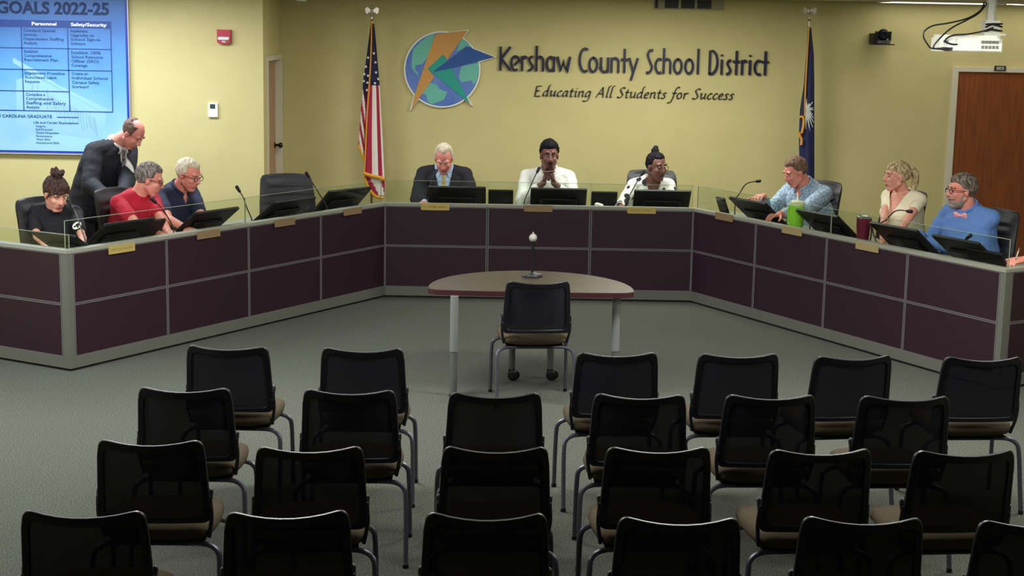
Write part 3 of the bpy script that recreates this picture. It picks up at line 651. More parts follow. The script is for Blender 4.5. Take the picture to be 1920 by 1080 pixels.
# ------------------------------------------------------------------ monitors and small screens on the desk
def monitor(s, x, lb, wid=.53, lean=None, top=(.15, .985), bot=(.36, .765), rot=0, small=False, group='desk monitors'):
    mx = s.w(x, bot[0], WZ)
    t = thing('desk_monitor' if not small else 'tablet_screen', lb, 'monitor' if not small else 'tablet', mx, s.a + rot, group)
    # local: x along, y behind(+)/front(-)
    dy = top[0] - bot[0]; dzz = top[1] - bot[1]; Lh = math.hypot(dy, dzz); a = math.atan2(-dy, dzz)
    xf = Matrix.Translation((0, 0, bot[1] - WZ)) @ Matrix.Rotation(a, 4, 'X')
    mb = MB(); mb.xf = xf; mb.rbox(-wid / 2, wid / 2, -.012, .012, 0, Lh, .008)
    if not small: mb.rbox(-wid * .33, wid * .33, -.034, -.012, Lh * .12, Lh * .62, .02)
    mb.build('housing', M_black, t)
    mb = MB(); mb.xf = xf; mb.box(-wid / 2 + .012, wid / 2 - .012, .012, .0135, .02, Lh - .012); mb.build('screen', M_screen, t)
    if not small:
        mb = MB(); mb.xf = xf; mb.box(-.03, .03, -.0362, -.0342, Lh * .3, Lh * .34); mb.build('badge', mat('badge_grey', (64, 66, 76), .4), t)
        c = xf @ Vector((0, -.034, Lh * .25))
        MB().box(-.11, .11, -.05, .12, 0.0005, .014).tube([(0, .03, .014), (0, c.y * .5 + .02, max(.02, c.z * .6)), c], .014, 8).build('stand', M_black, t)
    else:
        MB().box(-wid / 2, wid / 2, .0, .12, .0005, .012).build('stand', M_black, t)
    return t
S0, S1, S2, S3, S4 = SEGS
def mx_(s, u, v, d=.15): return s.hit(u, v, d)[0]
monitor(S0, mx_(S0, 103, 438), 'black monitor on the left end run before the person in a black T-shirt', .42, top=(.13, .925))
monitor(S1, mx_(S1, 241, 410, .12), 'black monitor before the person in red', .50, top=(.10, .97))
monitor(S1, mx_(S1, 299, 412, .2), 'small black tablet behind the monitor of the person in red', .22, small=True, top=(.24, .93), bot=(.34, .765), group='small tablets')
monitor(S1, mx_(S1, 405, 397, .12), 'black monitor before the person in navy', .50, top=(.10, .965))
monitor(S1, mx_(S1, 551, 376, .12), 'black monitor before the empty chair', .54, top=(.10, .965))
monitor(S1, mx_(S1, 664, 355, .12), 'black monitor tilted up beside the hanging flag', .52, top=(.13, .985), rot=R(-8))
monitor(S2, mx_(S2, 856.5, 351), 'black monitor before the seated person in a dark suit', .52)
monitor(S2, mx_(S2, 1048, 355), 'black monitor before the person in a white shirt', .505)
monitor(S2, mx_(S2, 1243, 357), 'black monitor before the person in a leaf print blouse', .51)
monitor(S2, mx_(S2, 939, 357, .45), 'small black tablet between the seated dark suit and the white shirt', .23, small=True, top=(.42, .935), bot=(.5, .755), group='small tablets')
monitor(S2, mx_(S2, 1133, 358, .45), 'small black tablet behind the white tissue', .24, small=True, top=(.42, .935), bot=(.5, .755), group='small tablets')
monitor(S3, mx_(S3, 1406, 372, .12), 'black monitor before the person in a light blue printed shirt', .52, top=(.09, .985))
monitor(S3, mx_(S3, 1357, 371, .2), 'small dark tablet leaning at the inner right corner', .12, small=True, top=(.16, .955), bot=(.24, .765), group='small tablets')
monitor(S3, mx_(S3, 1536, 398, .12), 'black monitor between the lime and wine tumblers', .52, top=(.09, .985))
monitor(S3, mx_(S3, 1680, 417, .12), 'black monitor before the person in a cream top', .52, top=(.09, .985))
monitor(S3, mx_(S3, 1798, 446, .12), 'black monitor before the person in a bow tie', .46, top=(.08, .975))
monitor(S3, mx_(S3, 1856, 470, .2), 'small black tablet at the right corner of the desk', .34, small=True, top=(.14, .92), bot=(.24, .765), group='small tablets')

# gooseneck microphones
def goose(s, pts, lb, d0=.2, d1=.3):
    """pts: photo pixels from base to tip"""
    n = len(pts); W3 = []
    for i, (u, v) in enumerate(pts):
        d = d0 + (d1 - d0) * i / (n - 1); x, z = s.hit(u, v, d); W3.append(s.w(x, d, z))
    b = W3[0].copy(); b.z = WZ
    t = thing('gooseneck_microphone', lb, 'microphone', b, 0, 'gooseneck microphones'); W3 = [p - b for p in W3]
    MB().lathe([(.038, .0005), (.038, .012), (.016, .022), (.008, .03)], 16).build('base', M_black, t, smooth=1)
    pts_ = smooth_pts([Vector((0, 0, .02))] + W3, 5)
    MB().tube(pts_, .0052, 7).build('stem', mat('mic_stem', (58, 56, 54), .4, metal=.4), t, smooth=1)
    e = W3[-1]; dr = (W3[-1] - W3[-2]).normalized()
    MB().cap(e - dr * .008, e + dr * .032, .0125, .0145).build('capsule', M_black, t, smooth=1)
goose(S1, [(161, 456), (152, 428), (141, 396), (131, 382)], 'gooseneck microphone before the person in a black T-shirt', .14, .34)
goose(S1, [(325, 428), (314, 406), (303, 390), (290, 378)], 'gooseneck microphone before the person in red')
goose(S1, [(472, 411), (463, 390), (456, 370), (448, 357)], 'gooseneck microphone left of the empty chair')
goose(S1, [(612, 386), (600, 366), (588, 346), (578, 330)], 'gooseneck microphone right of the empty chair')
goose(S2, [(803, 372), (806, 350), (811, 332), (816, 324)], 'gooseneck microphone before the seated person in a dark suit', .3, .4)
goose(S2, [(983, 378), (992, 356), (1001, 335), (1008, 321)], 'gooseneck microphone before the person in a white shirt')
goose(S2, [(1173, 380), (1184, 360), (1196, 338), (1204, 326)], 'gooseneck microphone before the person in a leaf print blouse')
goose(S3, [(1379, 376), (1386, 364), (1396, 348), (1406, 342), (1420, 340)], 'gooseneck microphone at the inner right corner', .25, .25)
goose(S3, [(1520, 404), (1532, 396), (1546, 386), (1559, 376)], 'gooseneck microphone before the person in a light blue printed shirt', .3, .32)
goose(S3, [(1650, 422), (1661, 413), (1674, 399), (1686, 394), (1703, 396)], 'gooseneck microphone before the person in a cream top', .3, .3)
goose(S3, [(1642, 452), (1638, 440), (1635, 426), (1632, 414)], 'thin gooseneck microphone beside the wine tumbler', .12, .2)
goose(S3, [(1790, 468), (1797, 462), (1806, 452), (1814, 446)], 'gooseneck microphone before the person in a bow tie', .4, .42)

# tumblers, tissue and papers
s = S3; x, z = s.hit(1490, 414, .14)
t = thing('tumbler', 'lime green tumbler with handle, pale lid and straw on the right wing', 'tumbler', s.w(x, .16, WZ), s.a); t.scale = (1.1, 1.1, 1.22)
bz = .085
MB().lathe([(.03, .0005), (.036, .01), (.038, .05), (.052, .075), (.054, .16), (.05, .215)], 24).build('cup', M_lime, t, smooth=1)
MB().lathe([(.053, .215), (.054, .235), (.045, .246), (.01, .248)], 24).build('lid', mat('pale_lid', (214, 226, 176), .4), t, smooth=1)
MB().tube([(0, 0, .24), (-.006, 0, .30)], .006, 8).build('straw', M_white, t)
MB().tube(smooth_pts([(-.048, -.0, .205), (-.085, 0, .205), (-.098, 0, .16), (-.092, 0, .09), (-.05, 0, .075)], 5), .0095, 8).build('handle', M_lime, t, smooth=1)
x, z = s.hit(1614, 446, .10)
t = thing('tumbler', 'wine coloured steel rimmed tumbler on the right wing', 'tumbler', s.w(x, .12, WZ), s.a); t.scale = (1.05, 1.05, 1.18)
MB().lathe([(.036, .0005), (.038, .01), (.052, .185), (.052, .22)], 24).build('cup', M_wine, t, smooth=1)
MB().lathe([(.0525, .22), (.0525, .232), (.046, .236), (.044, .226), (.005, .226)], 24).build('rim', M_steel, t, smooth=1)
MB().tube(smooth_pts([(.048, 0, .19), (.08, 0, .185), (.088, 0, .13), (.078, 0, .08), (.042, 0, .07)], 5), .006, 8).build('handle', mat('dark_handle', (54, 44, 48), .4), t, smooth=1)
x, z = S2.hit(1123, 376, .2); mb = MB(); r_ = random.Random(3)
for k in range(9): mb.ell((r_.uniform(-.035, .035), r_.uniform(-.02, .02), .05 + r_.uniform(0, .055)), (r_.uniform(.02, .034), r_.uniform(.02, .03), r_.uniform(.012, .022)), n=8, m_=6)
mb.box(-.05, .05, -.035, .035, .0005, .06)
tag(mb.build('tissue', M_paper, None, 1, S2.w(x, .22, WZ)), 'crumpled white tissue on the middle desk run', 'tissue')
def paper(s, u, v, d, w_, h_, rz, lb, z=WZ):
    x, _ = s.hit(u, v, d); o = MB().box(-w_ / 2, w_ / 2, -h_ / 2, h_ / 2, .0006, .004).build('paper_stack', M_paper, None, False, s.w(x, d, z), s.a + rz); tag(o, lb, 'paper', 'papers on the desk'); return o
paper(S3, 1650, 446, .2, .22, .28, .1, 'white papers beside the wine tumbler'); paper(S3, 1768, 474, .2, .2, .26, -.1, 'white papers before the person in a bow tie'); paper(S1, 318, 424, .3, .22, .28, .2, 'white papers under the hands of the person in red')
paper(S2, 796, 376, .3, .22, .28, .05, 'white paper under the hand of the seated person in a dark suit'); paper(S4, 1912, 492, .12, .2, .2, .0, 'white paper under the writing hand at the right edge')

# ------------------------------------------------------------------ half-round table with microphone
TZ = .705; tc_ = onz(993, 548, TZ); tf = onz(989, 507.5, TZ); xl = onz(803, 538, TZ); xr = onz(1188, 544, TZ)
txc = (xl.x + xr.x) / 2; tw = (xr.x - xl.x) / 2; ty0 = tc_.y + .02; tyb = xl.y + .02; tyf = tf.y
t = thing('half_round_table', 'half-round maroon table on grey legs before the council desk', 'table', (txc, ty0, 0))
poly = []
for k in range(37):
    a = math.pi * k / 36; poly.append((tw * math.cos(a), (tyb - ty0) + (tyf - tyb) * math.sin(a)))
front = smooth_pts([(-tw, tyb - ty0, 0), (-tw + .04, .03, 0), (-tw * .6, .0, 0), (0, -.005, 0), (tw * .6, .0, 0), (tw - .04, .03, 0), (tw, tyb - ty0, 0)], 5)
poly += [(p.x, p.y) for p in front[1:-1]]
MB().prism(poly, TZ - .004, TZ).prism([(p[0] * .998, p[1]) for p in poly], TZ - .0042, TZ - .004).build('table_top', M_table, t)
MB().prism([(p[0] * 1.004, p[1] + (.003 if p[1] > .1 else -.003)) for p in poly], TZ - .034, TZ - .0042).build('edge_band', M_tabedge, t)
def tleg(u, v, y, caster=False, split=.30):
    p = onz(u, v, .0) if y is None else ony(u, v, y); x = p.x - txc; yy = p.y - ty0
    l = MB().tube([(x, yy, split), (x, yy, TZ - .035)], .027, 14).build('leg', M_legw, t, smooth=1)
    MB().tube([(x, yy, .075 if caster else .012), (x, yy, split)], .024, 14).build('lower_sleeve', M_legd, l, smooth=1)
    if caster:
        mb = MB(); mb.box(x - .022, x + .022, yy - .022, yy + .022, .062, .08)
        for sx in (-.026, .004): mb.xf = Matrix.Translation((x + .014, yy - .012, .0375)) @ Matrix.Rotation(R(62), 4, 'Z') @ Matrix.Translation((sx, 0, 0)) @ Matrix.Rotation(R(90), 4, 'Y'); mb.lathe([(.02, 0), (.037, .004), (.037, .018), (.02, .022)], 18)
        mb.xf = Matrix.Identity(4); mb.build('caster', M_black, l)
    else: MB().lathe([(.03, .0005), (.03, .012), (.02, .018)], 14, (x, yy, 0)).build('foot', M_black, l)
tleg(850, 742, None); tleg(1151, 740, None); tleg(959, 712, None, True); tleg(1031, 712, None, True)
mp_ = onz(998, 518, TZ)
t = thing('table_microphone', 'silver headed microphone on a round based stand on the half-round table', 'microphone', mp_)
MB().lathe([(.072, .0005), (.074, .008), (.066, .018), (.02, .024), (.012, .03)], 28).build('base', mat('mic_base', (34, 34, 40), .4), t, smooth=1)
MB().tube([(0, 0, .025), (0, 0, .17)], .0085, 10).tube([(0, 0, .165), (0, 0, .235)], .0125, 10).build('stem', M_black, t, smooth=1)
MB().tube([(0, 0, .23), (0, 0, .245)], .018, 12).build('collar', M_black, t, smooth=1)
MB().ell((0, 0, .268), (.028, .028, .03)).tube([(0, 0, .294), (0, 0, .308)], .006, 8).build('head', mat('mic_grille', (176, 176, 168), .45, metal=.5, bump=.5, scale=400), t, smooth=1)

# ------------------------------------------------------------------ stacking chairs
def back_pt(u, v, off=0.0):
    """u -1..1 across, v 0..1 up the back; origin between the rear feet, +y is the way the chair faces"""
    hwid = .205 + .018 * (1 - v) - .008 * max(0, v - .8) / .2
    x = u * hwid; z = .475 + v * .355 - .018 * (1 - u * u) * v; y = .055 - .055 * v + .0 - .052 * (1 - u * u) * (.35 + .65 * v)
    return Vector((x, y + off, z))
def rr(u, v, r=.16):
    return u, v
def make_chair():
    t = thing('stacking_chair', 'chair', 'chair', group='black mesh-back stacking chairs')
    NU, NV = 16, 12; bw_s, bw_t, bw_b = .14, .10, .075
    def rim(inner):
        # closed loop of (u, v) around the back with rounded corners
        u1 = 1 - (bw_s if inner else 0); v0 = (bw_b if inner else 0); v1 = 1 - (bw_t if inner else 0); ru, rv = (.16, .10) if not inner else (.12, .08); L = []
        for (cu, cv, a0) in ((u1 - ru, v1 - rv, 0), (-u1 + ru, v1 - rv, 90), (-u1 + ru, v0 + rv, 180), (u1 - ru, v0 + rv, 270)):
            for k in range(6): a = R(a0 + 18 * k); L.append((cu + ru * math.cos(a), cv + rv * math.sin(a)))
            nx = {0: (-u1 + ru, v1), 90: (-u1, v0 + rv), 180: (u1 - ru, v0), 270: (u1, v1 - rv)}[a0]; c = L[-1]
            for k in range(1, 7): f = k / 7; L.append((c[0] + (nx[0] - c[0]) * f, c[1] + (nx[1] - c[1]) * f))
        return L
    ro, ri = rim(False), rim(True); n = len(ro)
    vs = [back_pt(u, v, -.011) for u, v in ro] + [back_pt(u, v, -.009) for u, v in ri] + [back_pt(u, v, .009) for u, v in ri] + [back_pt(u, v, .011) for u, v in ro]
    fs = []
    for k in range(4):
        for i in range(n): j = (i + 1) % n; a, b = k * n, ((k + 1) % 4) * n; fs.append((a + i, a + j, b + j, b + i))
    mb = MB().add(vs, fs)
    o = mb.build('back_frame', M_chairframe, t, smooth=60)
    bv = o.modifiers.new('b', 'BEVEL'); bv.width = .005; bv.segments = 2; bv.limit_method = 'ANGLE'; bv.angle_limit = R(50)
    mb = MB(); vs = []; fs = []; u1 = 1 - bw_s + .02; v0 = bw_b - .01; v1 = 1 - bw_t + .01
    for j in range(NV + 1):
        for i in range(NU + 1): vs.append(back_pt(-u1 + 2 * u1 * i / NU, v0 + (v1 - v0) * j / NV, .0))
    for j in range(NV):
        for i in range(NU): a = j * (NU + 1) + i; fs.append((a, a + 1, a + NU + 2, a + NU + 1))
    mb.add(vs, fs); mb.build('back_netting', M_mesh, t, smooth=60)
    # side brackets joining back and seat
    for sx in (-1, 1):
        mb = MB().cap((sx * .214, .038, .54), (sx * .216, .062, .60), .010, .012, 8)
        mb.tube(smooth_pts([(sx * .216, .04, .585), (sx * .22, .055, .50), (sx * .205, .085, .405)], 4), .0085, 8); mb.build('back_bracket', M_chairframe, t, smooth=1)
    mb = MB(); secs = []
    ny = 9
    for k in range(ny + 1):
        f = k / ny; y = .055 + .44 * f; hw_ = .205 + .025 * math.sin(math.pi * min(1, f * 1.1)) - (.03 if k == ny else 0) - (.015 if k == 0 else 0)
        th = (.030 if k in (0, ny) else .042); zc = .428 + .008 * math.sin(math.pi * f) - .02 * max(0, f - .75) / .25
        secs.append((Vector((0, y, zc)), Vector((1, 0, 0)), Vector((0, 0, 1)), hw_, th))
    mb.loft(secs, 24, 3.2); mb.build('seat', M_seat, t, smooth=179)
    mb = MB().box(-.185, .185, .10, .44, .377, .387)
    mb.tube([(-.16, .10, .373), (.16, .10, .373)], .011, 8).tube([(-.16, .40, .373), (.16, .40, .373)], .011, 8); mb.build('seat_pan', M_chairframe, t)
    for sx in (-1, 1):
        for (ya, yb) in ((.10, -.005), (.40, .425)):
            pts = smooth_pts([(sx * .12, ya, .374), (sx * .195, ya + (yb - ya) * .12, .373), (sx * .238, ya + (yb - ya) * .25, .350), (sx * .249, ya + (yb - ya) * .4, .30), (sx * .252, ya + (yb - ya) * .7, .15), (sx * .253, yb, .012)], 4)
            l = MB().tube(pts, .0115, 8).build('leg', M_tube, t, smooth=1)
            MB().lathe([(.0135, .0005), (.0135, .02), (.011, .022)], 8, (sx * .253, yb, 0)).build('foot_cap', M_black, l)
    return t
CH = [(351, 645.5, 502.5, 649), (604, 650, 756, 652), (1083, 659.6, 1232, 659.6), (1310, 661.7, 1460, 661.7), (1527.8, 667, 1672.6, 664), (1769.7, 667.7, 1917.5, 667.7),
 (262, 724, 430, 726.5), (570.7, 728, 740, 730), (843, 734, 1014, 735), (1115, 736, 1284.5, 739), (1362, 738.4, 1527.8, 739), (1615, 740.5, 1779, 741.4),
 (185, 822, 379, 824), (483, 836, 678.4, 835), (831.7, 835, 1026.8, 836.4), (1139.7, 836.4, 1330, 836.4), (1446, 841.5, 1631, 839.3), (1715, 843.6, 1902.6, 841.5),
 (43.5, 954, 269, 956), (427, 958.5, 650, 954), (799.8, 958.6, 1023.4, 960.7), (1161.8, 967, 1385.4, 969), (1508.6, 966, 1727, 969), (1836.5, 974, 2055, 972), (949, 526, 1069, 526)]
rows = ['row farthest from the camera', 'second row counted from the half-round table', 'third row counted from the half-round table', 'row nearest the camera']
ordn = ['leftmost', 'second from left', 'third from left', 'third from right', 'second from right', 'rightmost']
proto = make_chair()
for i, (u0, v0, u1, v1) in enumerate(CH):
    a = onz(u0, v0, .826); b = onz(u1, v1, .826); c = (a + b) / 2; rz = math.atan2(b.y - a.y, b.x - a.x)
    n_ = Vector((-math.sin(rz), math.cos(rz), 0)); p = c + n_ * .002; p.z = 0
    lb = ('black mesh-back chair, %s in the %s' % (ordn[i % 6], rows[i // 6])) if i < 24 else 'black mesh-back chair standing alone at the half-round table'
    if i == 0: proto.location = p; proto.rotation_euler = (0, 0, rz); proto['label'] = lb
    else: dup(proto, p, rz, lb)

# ------------------------------------------------------------------ executive chairs
def make_exec():
    t = thing('office_chair', 'chair', 'office chair', group='black high-back office chairs')
    # faces +y; origin under the seat centre
    hz = .62
    def bp(u, v, d):
        hw_ = .255 - .03 * v + .012 * math.sin(math.pi * v); zz = .46 + hz * v + (.012 * (1 - u * u) if v > .9 else 0)
        return Vector((u * hw_, -.22 - .10 * v + .03 * math.sin(math.pi * v) + .045 * u * u + d, zz))
    mb = MB(); NU, NV = 12, 50; vs = []; fs = []
    for (d, sgn) in ((-.035, 0), (.035, 1)):
        for j in range(NV + 1):
            v = j / NV
            for i in range(NU + 1):
                u = -1 + 2 * i / NU; e = min(1, 6 * min(v, 1 - v) + .25) * min(1, 5 * (1 - abs(u)) + .3)
                rib = (.010 * abs(math.sin(v * math.pi * 8.5))) * (1 if abs(u) < .8 else .2)
                uu = u * (1 - .10 * max(0, (v - .93) / .07) ** 2)
                vs.append(bp(uu, v, d * e + (rib if sgn else -rib * 0)))
    N = (NU + 1) * (NV + 1)
    for sgn in (0, 1):
        for j in range(NV):
            for i in range(NU): a = sgn * N + j * (NU + 1) + i; fs.append((a, a + 1, a + NU + 2, a + NU + 1))
    for j in range(NV):
        for i in (0, NU): a = j * (NU + 1) + i; fs.append((a, a + NU + 1, a + NU + 1 + N, a + N))
    for i in range(NU):
        for j in (0, NV): a = j * (NU + 1) + i; fs.append((a, a + 1, a + 1 + N, a + N))
    mb.add(vs, fs); mb.build('backrest', M_leather, t, smooth=60)
    mb = MB(); secs = [(Vector((0, -.24 + .5 * k / 8, .455 + (.012 if k in (6, 7) else 0))), Vector((1, 0, 0)), Vector((0, 0, 1)), .25 if 0 < k < 8 else .23, .045 if 0 < k < 8 else .02) for k in range(9)]
    mb.loft(secs, 24, 3.5); mb.build('seat', M_leather, t, smooth=60)
    for sx in (-1, 1): MB().tube(smooth_pts([(sx * .24, -.2, .44), (sx * .285, -.18, .56), (sx * .285, -.1, .645), (sx * .285, .1, .65), (sx * .28, .14, .56), (sx * .24, .1, .44)], 4), .018, 8).build('armrest', M_black, t, smooth=1)
    MB().tube([(0, 0, .09), (0, 0, .42)], .028, 12).build('gas_lift', M_black, t, smooth=1)
    mb = MB()
    for k in range(5): a = 2 * math.pi * k / 5 + .3; mb.tube([(0, 0, .11), (.15 * math.cos(a), .15 * math.sin(a), .095), (.29 * math.cos(a), .29 * math.sin(a), .075)], [.03, .024, .016], 8)
    mb.build('star_base', M_black, t, smooth=1)
    for k in range(5):
        a = 2 * math.pi * k / 5 + .3; mb = MB(); mb.xf = Matrix.Translation((.29 * math.cos(a), .29 * math.sin(a), .0285)) @ Matrix.Rotation(a, 4, 'Z') @ Matrix.Rotation(R(90), 4, 'X')
        mb.lathe([(.01, -.018), (.028, -.016), (.028, .016), (.01, .018)], 14); mb.xf = Matrix.Identity(4); mb.tube([(.29 * math.cos(a), .29 * math.sin(a), .05), (.29 * math.cos(a), .29 * math.sin(a), .078)], .01, 8); mb.build('caster', M_black, t, smooth=1)
    return t
EX = [(62, 370, (.86, -.5), 'black office chair behind the person in a black T-shirt', 0), (203, 353, (.86, -.45), 'black office chair left of the person in red', 1), (322, 346, (.86, -.5), 'black office chair mostly hidden behind the person in navy', 1),
      (533, 326, (.35, -.9), 'empty black office chair between the navy shirt and the flag', 1), (1221, 319, (0, -1), 'black office chair behind the person in a leaf print blouse', 2), (1553, 340, (-.8, -.55), 'black office chair behind the person in a light blue printed shirt', 3),
      (1712, 357, (-.85, -.5), 'black office chair behind the person in a cream top', 3), (1874, 392, (-.8, -.6), 'black office chair behind the person in a bow tie', 3),
      (832, 372, (0, -1), 'low black office chair hidden behind the seated person in a dark suit', 4), (1030, 372, (0, -1), 'low black office chair hidden behind the person in a white shirt', 4)]
eproto = make_exec()
for i, (u, v, fd, lb, k) in enumerate(EX):
    f = Vector((fd[0], fd[1], 0)).normalized(); top = onz(u, v, 1.085 if k < 4 else .9)
    if k == 4: top = Vector((onz(u, 300, 1.2).x * 1.0, 14.95, 0)); top.x = ony(u, 300, 14.6).x
    p = top + f * .33; p.z = 0; rz = math.atan2(f.y, f.x) - math.pi / 2
    if i == 0: eproto.location = p; eproto.rotation_euler = (0, 0, rz); eproto['label'] = lb; tt = eproto
    else: tt = dup(eproto, p, rz, lb)
    if k == 4: tt.scale = (1, 1, .86)
# ------------------------------------------------------------------ flags on poles
def flag_sheet(left, right, cols, ny, fold, Y, pick, amp, back=.004):
    """left/right: photo outlines (px) of one hanging fold; built as a rippled cloth of real thickness standing off the wall"""
    def edge(pts, f):
        n = len(pts) - 1; x = f * n; i = min(int(x), n - 1); t = x - i
        return (pts[i][0] + (pts[i + 1][0] - pts[i][0]) * t, pts[i][1] + (pts[i + 1][1] - pts[i][1]) * t)
    mb = MB(); N = cols + 1; vs = []
    for j in range(ny + 1):
        l, r = edge(left, j / ny), edge(right, j / ny)
        for i in range(N):
            f = i / cols; u = l[0] + (r[0] - l[0]) * f; v = l[1] + (r[1] - l[1]) * f
            d = -amp * math.sin(math.pi * f) - fold * math.sin(f * 11 + j * .01) * min(1, j / ny * 2 + .2)
            p = ony(u, v, Y + d); vs.append(p)
    M_ = len(vs); vs2 = [p + Vector((0, back, 0)) for p in vs]
    fs = []; mi = []
    for j in range(ny):
        for i in range(cols):
            a = j * N + i; fs.append((a, a + 1, a + N + 1, a + N)); mi.append(pick(i / cols, j / ny))
    for j in range(ny):
        for i in range(cols):
            a = M_ + j * N + i; fs.append((a, a + N, a + N + 1, a + 1)); mi.append(pick(i / cols, j / ny))
    def side(idx):
        for a, b in zip(idx[:-1], idx[1:]): fs.append((a, b, b + M_, a + M_)); mi.append(mi[0])
    side([j * N for j in range(ny + 1)]); side([j * N + cols for j in range(ny + 1)]); side(list(range(N))); side(list(range(ny * N, ny * N + N)))
    mb.add(vs + vs2, fs); mb.mi = mi; return mb
def strip(pts, w_, Y, th=.006):
    mb = MB(); W3 = [ony(u, v, Y) for u, v in pts]; px = ony(1001, 100, Y).x - ony(1000, 100, Y).x
    mb.tube(smooth_pts(W3, 4), w_ * px / 2, 6); return mb
def eagle(mb, c, s_):
    """small spread eagle on a ball"""
    mb.tube([c + Vector((0, 0, -.085)), c + Vector((0, 0, -.03))], .009, 10).ell(c + Vector((0, 0, -.022)), (.02, .02, .02), n=10, m_=8)
    mb.ell(c + Vector((0, 0, .02)), (.018, .02, .034), n=10, m_=8).ell(c + Vector((0, -.014, .06)), (.012, .016, .013), n=8, m_=6)
    for sx in (-1, 1):
        mb.wallprism([(c.x + sx * .01, c.z + .03), (c.x + sx * .045, c.z + .055), (c.x + sx * .068, c.z + .04), (c.x + sx * .062, c.z + .0), (c.x + sx * .045, c.z - .012), (c.x + sx * .03, c.z + .008), (c.x + sx * .012, c.z + .0)], c.y - .005, c.y + .005)
def pole(root, u, v_top, v_e, Y):
    e_ = ony(u, v_e, Y); base = Vector(root.location)
    mb = MB(); mb.xf = Matrix.Translation(-base); mb.tube([(e_.x, Y, .05), (e_.x, Y, e_.z - .06)], .012, 10); mb.build('pole', mat('pole_wood', (96, 62, 34), .4), root, smooth=1)
    mb = MB(); mb.xf = Matrix.Translation(-base); mb.tube([(e_.x, Y, e_.z - .17), (e_.x, Y, e_.z - .08)], .0135, 10); eagle(mb, Vector((e_.x, Y, e_.z)), 1); mb.build('eagle_finial', M_silver, root)
    MB().lathe([(.14, .0005), (.145, .02), (.06, .045), (.025, .06), (.02, .12)], 24).build('stand_base', mat('pole_stand', (170, 140, 70), .35, metal=.6), root, smooth=1)
FY = 15.34
b0 = ony(697, 25, FY); us = thing('american_flag', 'furled red, white and blue striped flag with gold fringe on a pole', 'flag', (b0.x, FY, 0)); UB = Vector(us.location)
pole(us, 697.5, 38, 24, FY)
def pick_r(f, t):
    y = 45 + t * 283
    if y < 166 + f * 2: return 0
    return [1, 1, 1, 1, 2, 2, 2, 1, 1, 2][min(9, int(f * 10))]
mb = flag_sheet([(696, 45), (692, 115), (688, 175), (684, 250), (682, 326)], [(702, 45), (708, 115), (713, 175), (717, 250), (721, 333)], 20, 80, .006, FY - .02, pick_r, .035); mb.xf = Matrix.Identity(4)
mb.v = [tuple(Vector(p) - UB) for p in mb.v]; mb.build('front_fold', [M_fblue, M_fred, M_fwhite], us, smooth=60)
def pick_l(f, t):
    y = 45 + t * 240 - f * 14 * 0
    if 45 + t * 240 < 178 + f * 6: return 0
    k = int(((45 + t * 240) - 178 - f * 22) // 19); return 2 if k % 2 == 0 else 1
mb = flag_sheet([(695, 45), (688, 100), (681, 150), (676, 215), (672, 272)], [(698, 45), (694, 115), (690, 178), (686, 250), (684, 302)], 16, 100, .005, FY + .0, pick_l, .02)
mb.v = [tuple(Vector(p) - UB) for p in mb.v]; mb.build('rear_fold', [M_fblue, M_fred, M_fwhite], us, smooth=60)
mb = flag_sheet([(683, 328), (687, 340), (692, 352), (699, 366)], [(721, 332), (721, 345), (721, 356), (720, 366)], 14, 20, .004, FY + .0, lambda f, t: [1, 1, 2, 2, 1][min(4, int((f * .8 + (1 - t) * .25) * 5))], .02)
mb.v = [tuple(Vector(p) - UB) for p in mb.v]; mb.build('lower_fold', [M_fblue, M_fred, M_fwhite], us, smooth=60)
for pts, w_, dy in (([(697, 42), (696, 90), (693, 150), (688, 220), (685, 290), (683, 326)], 3.0, -.045), ([(672, 272), (676, 282), (680, 291), (684, 301)], 6, -.01), ([(682, 325), (694, 329), (708, 332), (721, 336)], 7.5, -.05), ([(684, 333), (690, 350), (698, 362), (706, 369), (719, 371)], 6, -.02)):
    mb = strip(pts, w_, FY + dy); mb.v = [tuple(Vector(p) - UB) for p in mb.v]; mb.build('gold_fringe', M_gold, us, smooth=1)
mb = strip([(694, 40), (697, 44), (701, 50)], 5, FY - .03); mb.v = [tuple(Vector(p) - UB) for p in mb.v]; mb.build('gold_tie', M_gold, us)
mb = MB()
for (u, v) in ((704, 117), (705, 136), (703, 156), (686, 125), (683, 139), (690, 142), (682, 152), (689, 155), (688, 169), (701, 100), (690, 108), (709, 148)):
    c = ony(u, v, FY - .062); r = .0155
    mb.wallprism([(c.x - UB.x + r * (1 if k % 2 == 0 else .42) * math.sin(R(36 * k)), c.z + r * (1 if k % 2 == 0 else .42) * math.cos(R(36 * k))) for k in range(10)], c.y - UB.y - .001, c.y - UB.y + .012)
mb.build('stars', M_fwhite, us)
b0 = ony(1518, 25, FY); sf = thing('state_flag', 'furled dark blue flag with gold trim on a pole', 'flag', (b0.x, FY, 0)); SB = Vector(sf.location)
pole(sf, 1518, 45, 24, FY)
mb = flag_sheet([(1516, 52), (1511, 110), (1507, 160), (1500, 205), (1498, 250), (1499, 330), (1500, 420)], [(1521, 52), (1526, 100), (1527, 160), (1527, 205), (1527, 250), (1527, 330), (1527, 420)], 20, 60, .008, FY - .02, lambda f, t: 0, .045)
mb.v = [tuple(Vector(p) - SB) for p in mb.v]; mb.build('cloth', [M_scblue], sf, smooth=60)
for pts, w_ in (([(1517, 50), (1515, 80), (1512, 130), (1510, 170), (1509, 218)], 3), ([(1498, 220), (1504, 219), (1507, 224), (1506, 238), (1503, 250)], 5), ([(1498, 248), (1500, 255), (1503, 262), (1502, 272)], 5)):
    mb = strip(pts, w_, FY - .075); mb.v = [tuple(Vector(p) - SB) for p in mb.v]; mb.build('gold_fringe', M_gold, sf, smooth=1)
mb = MB()
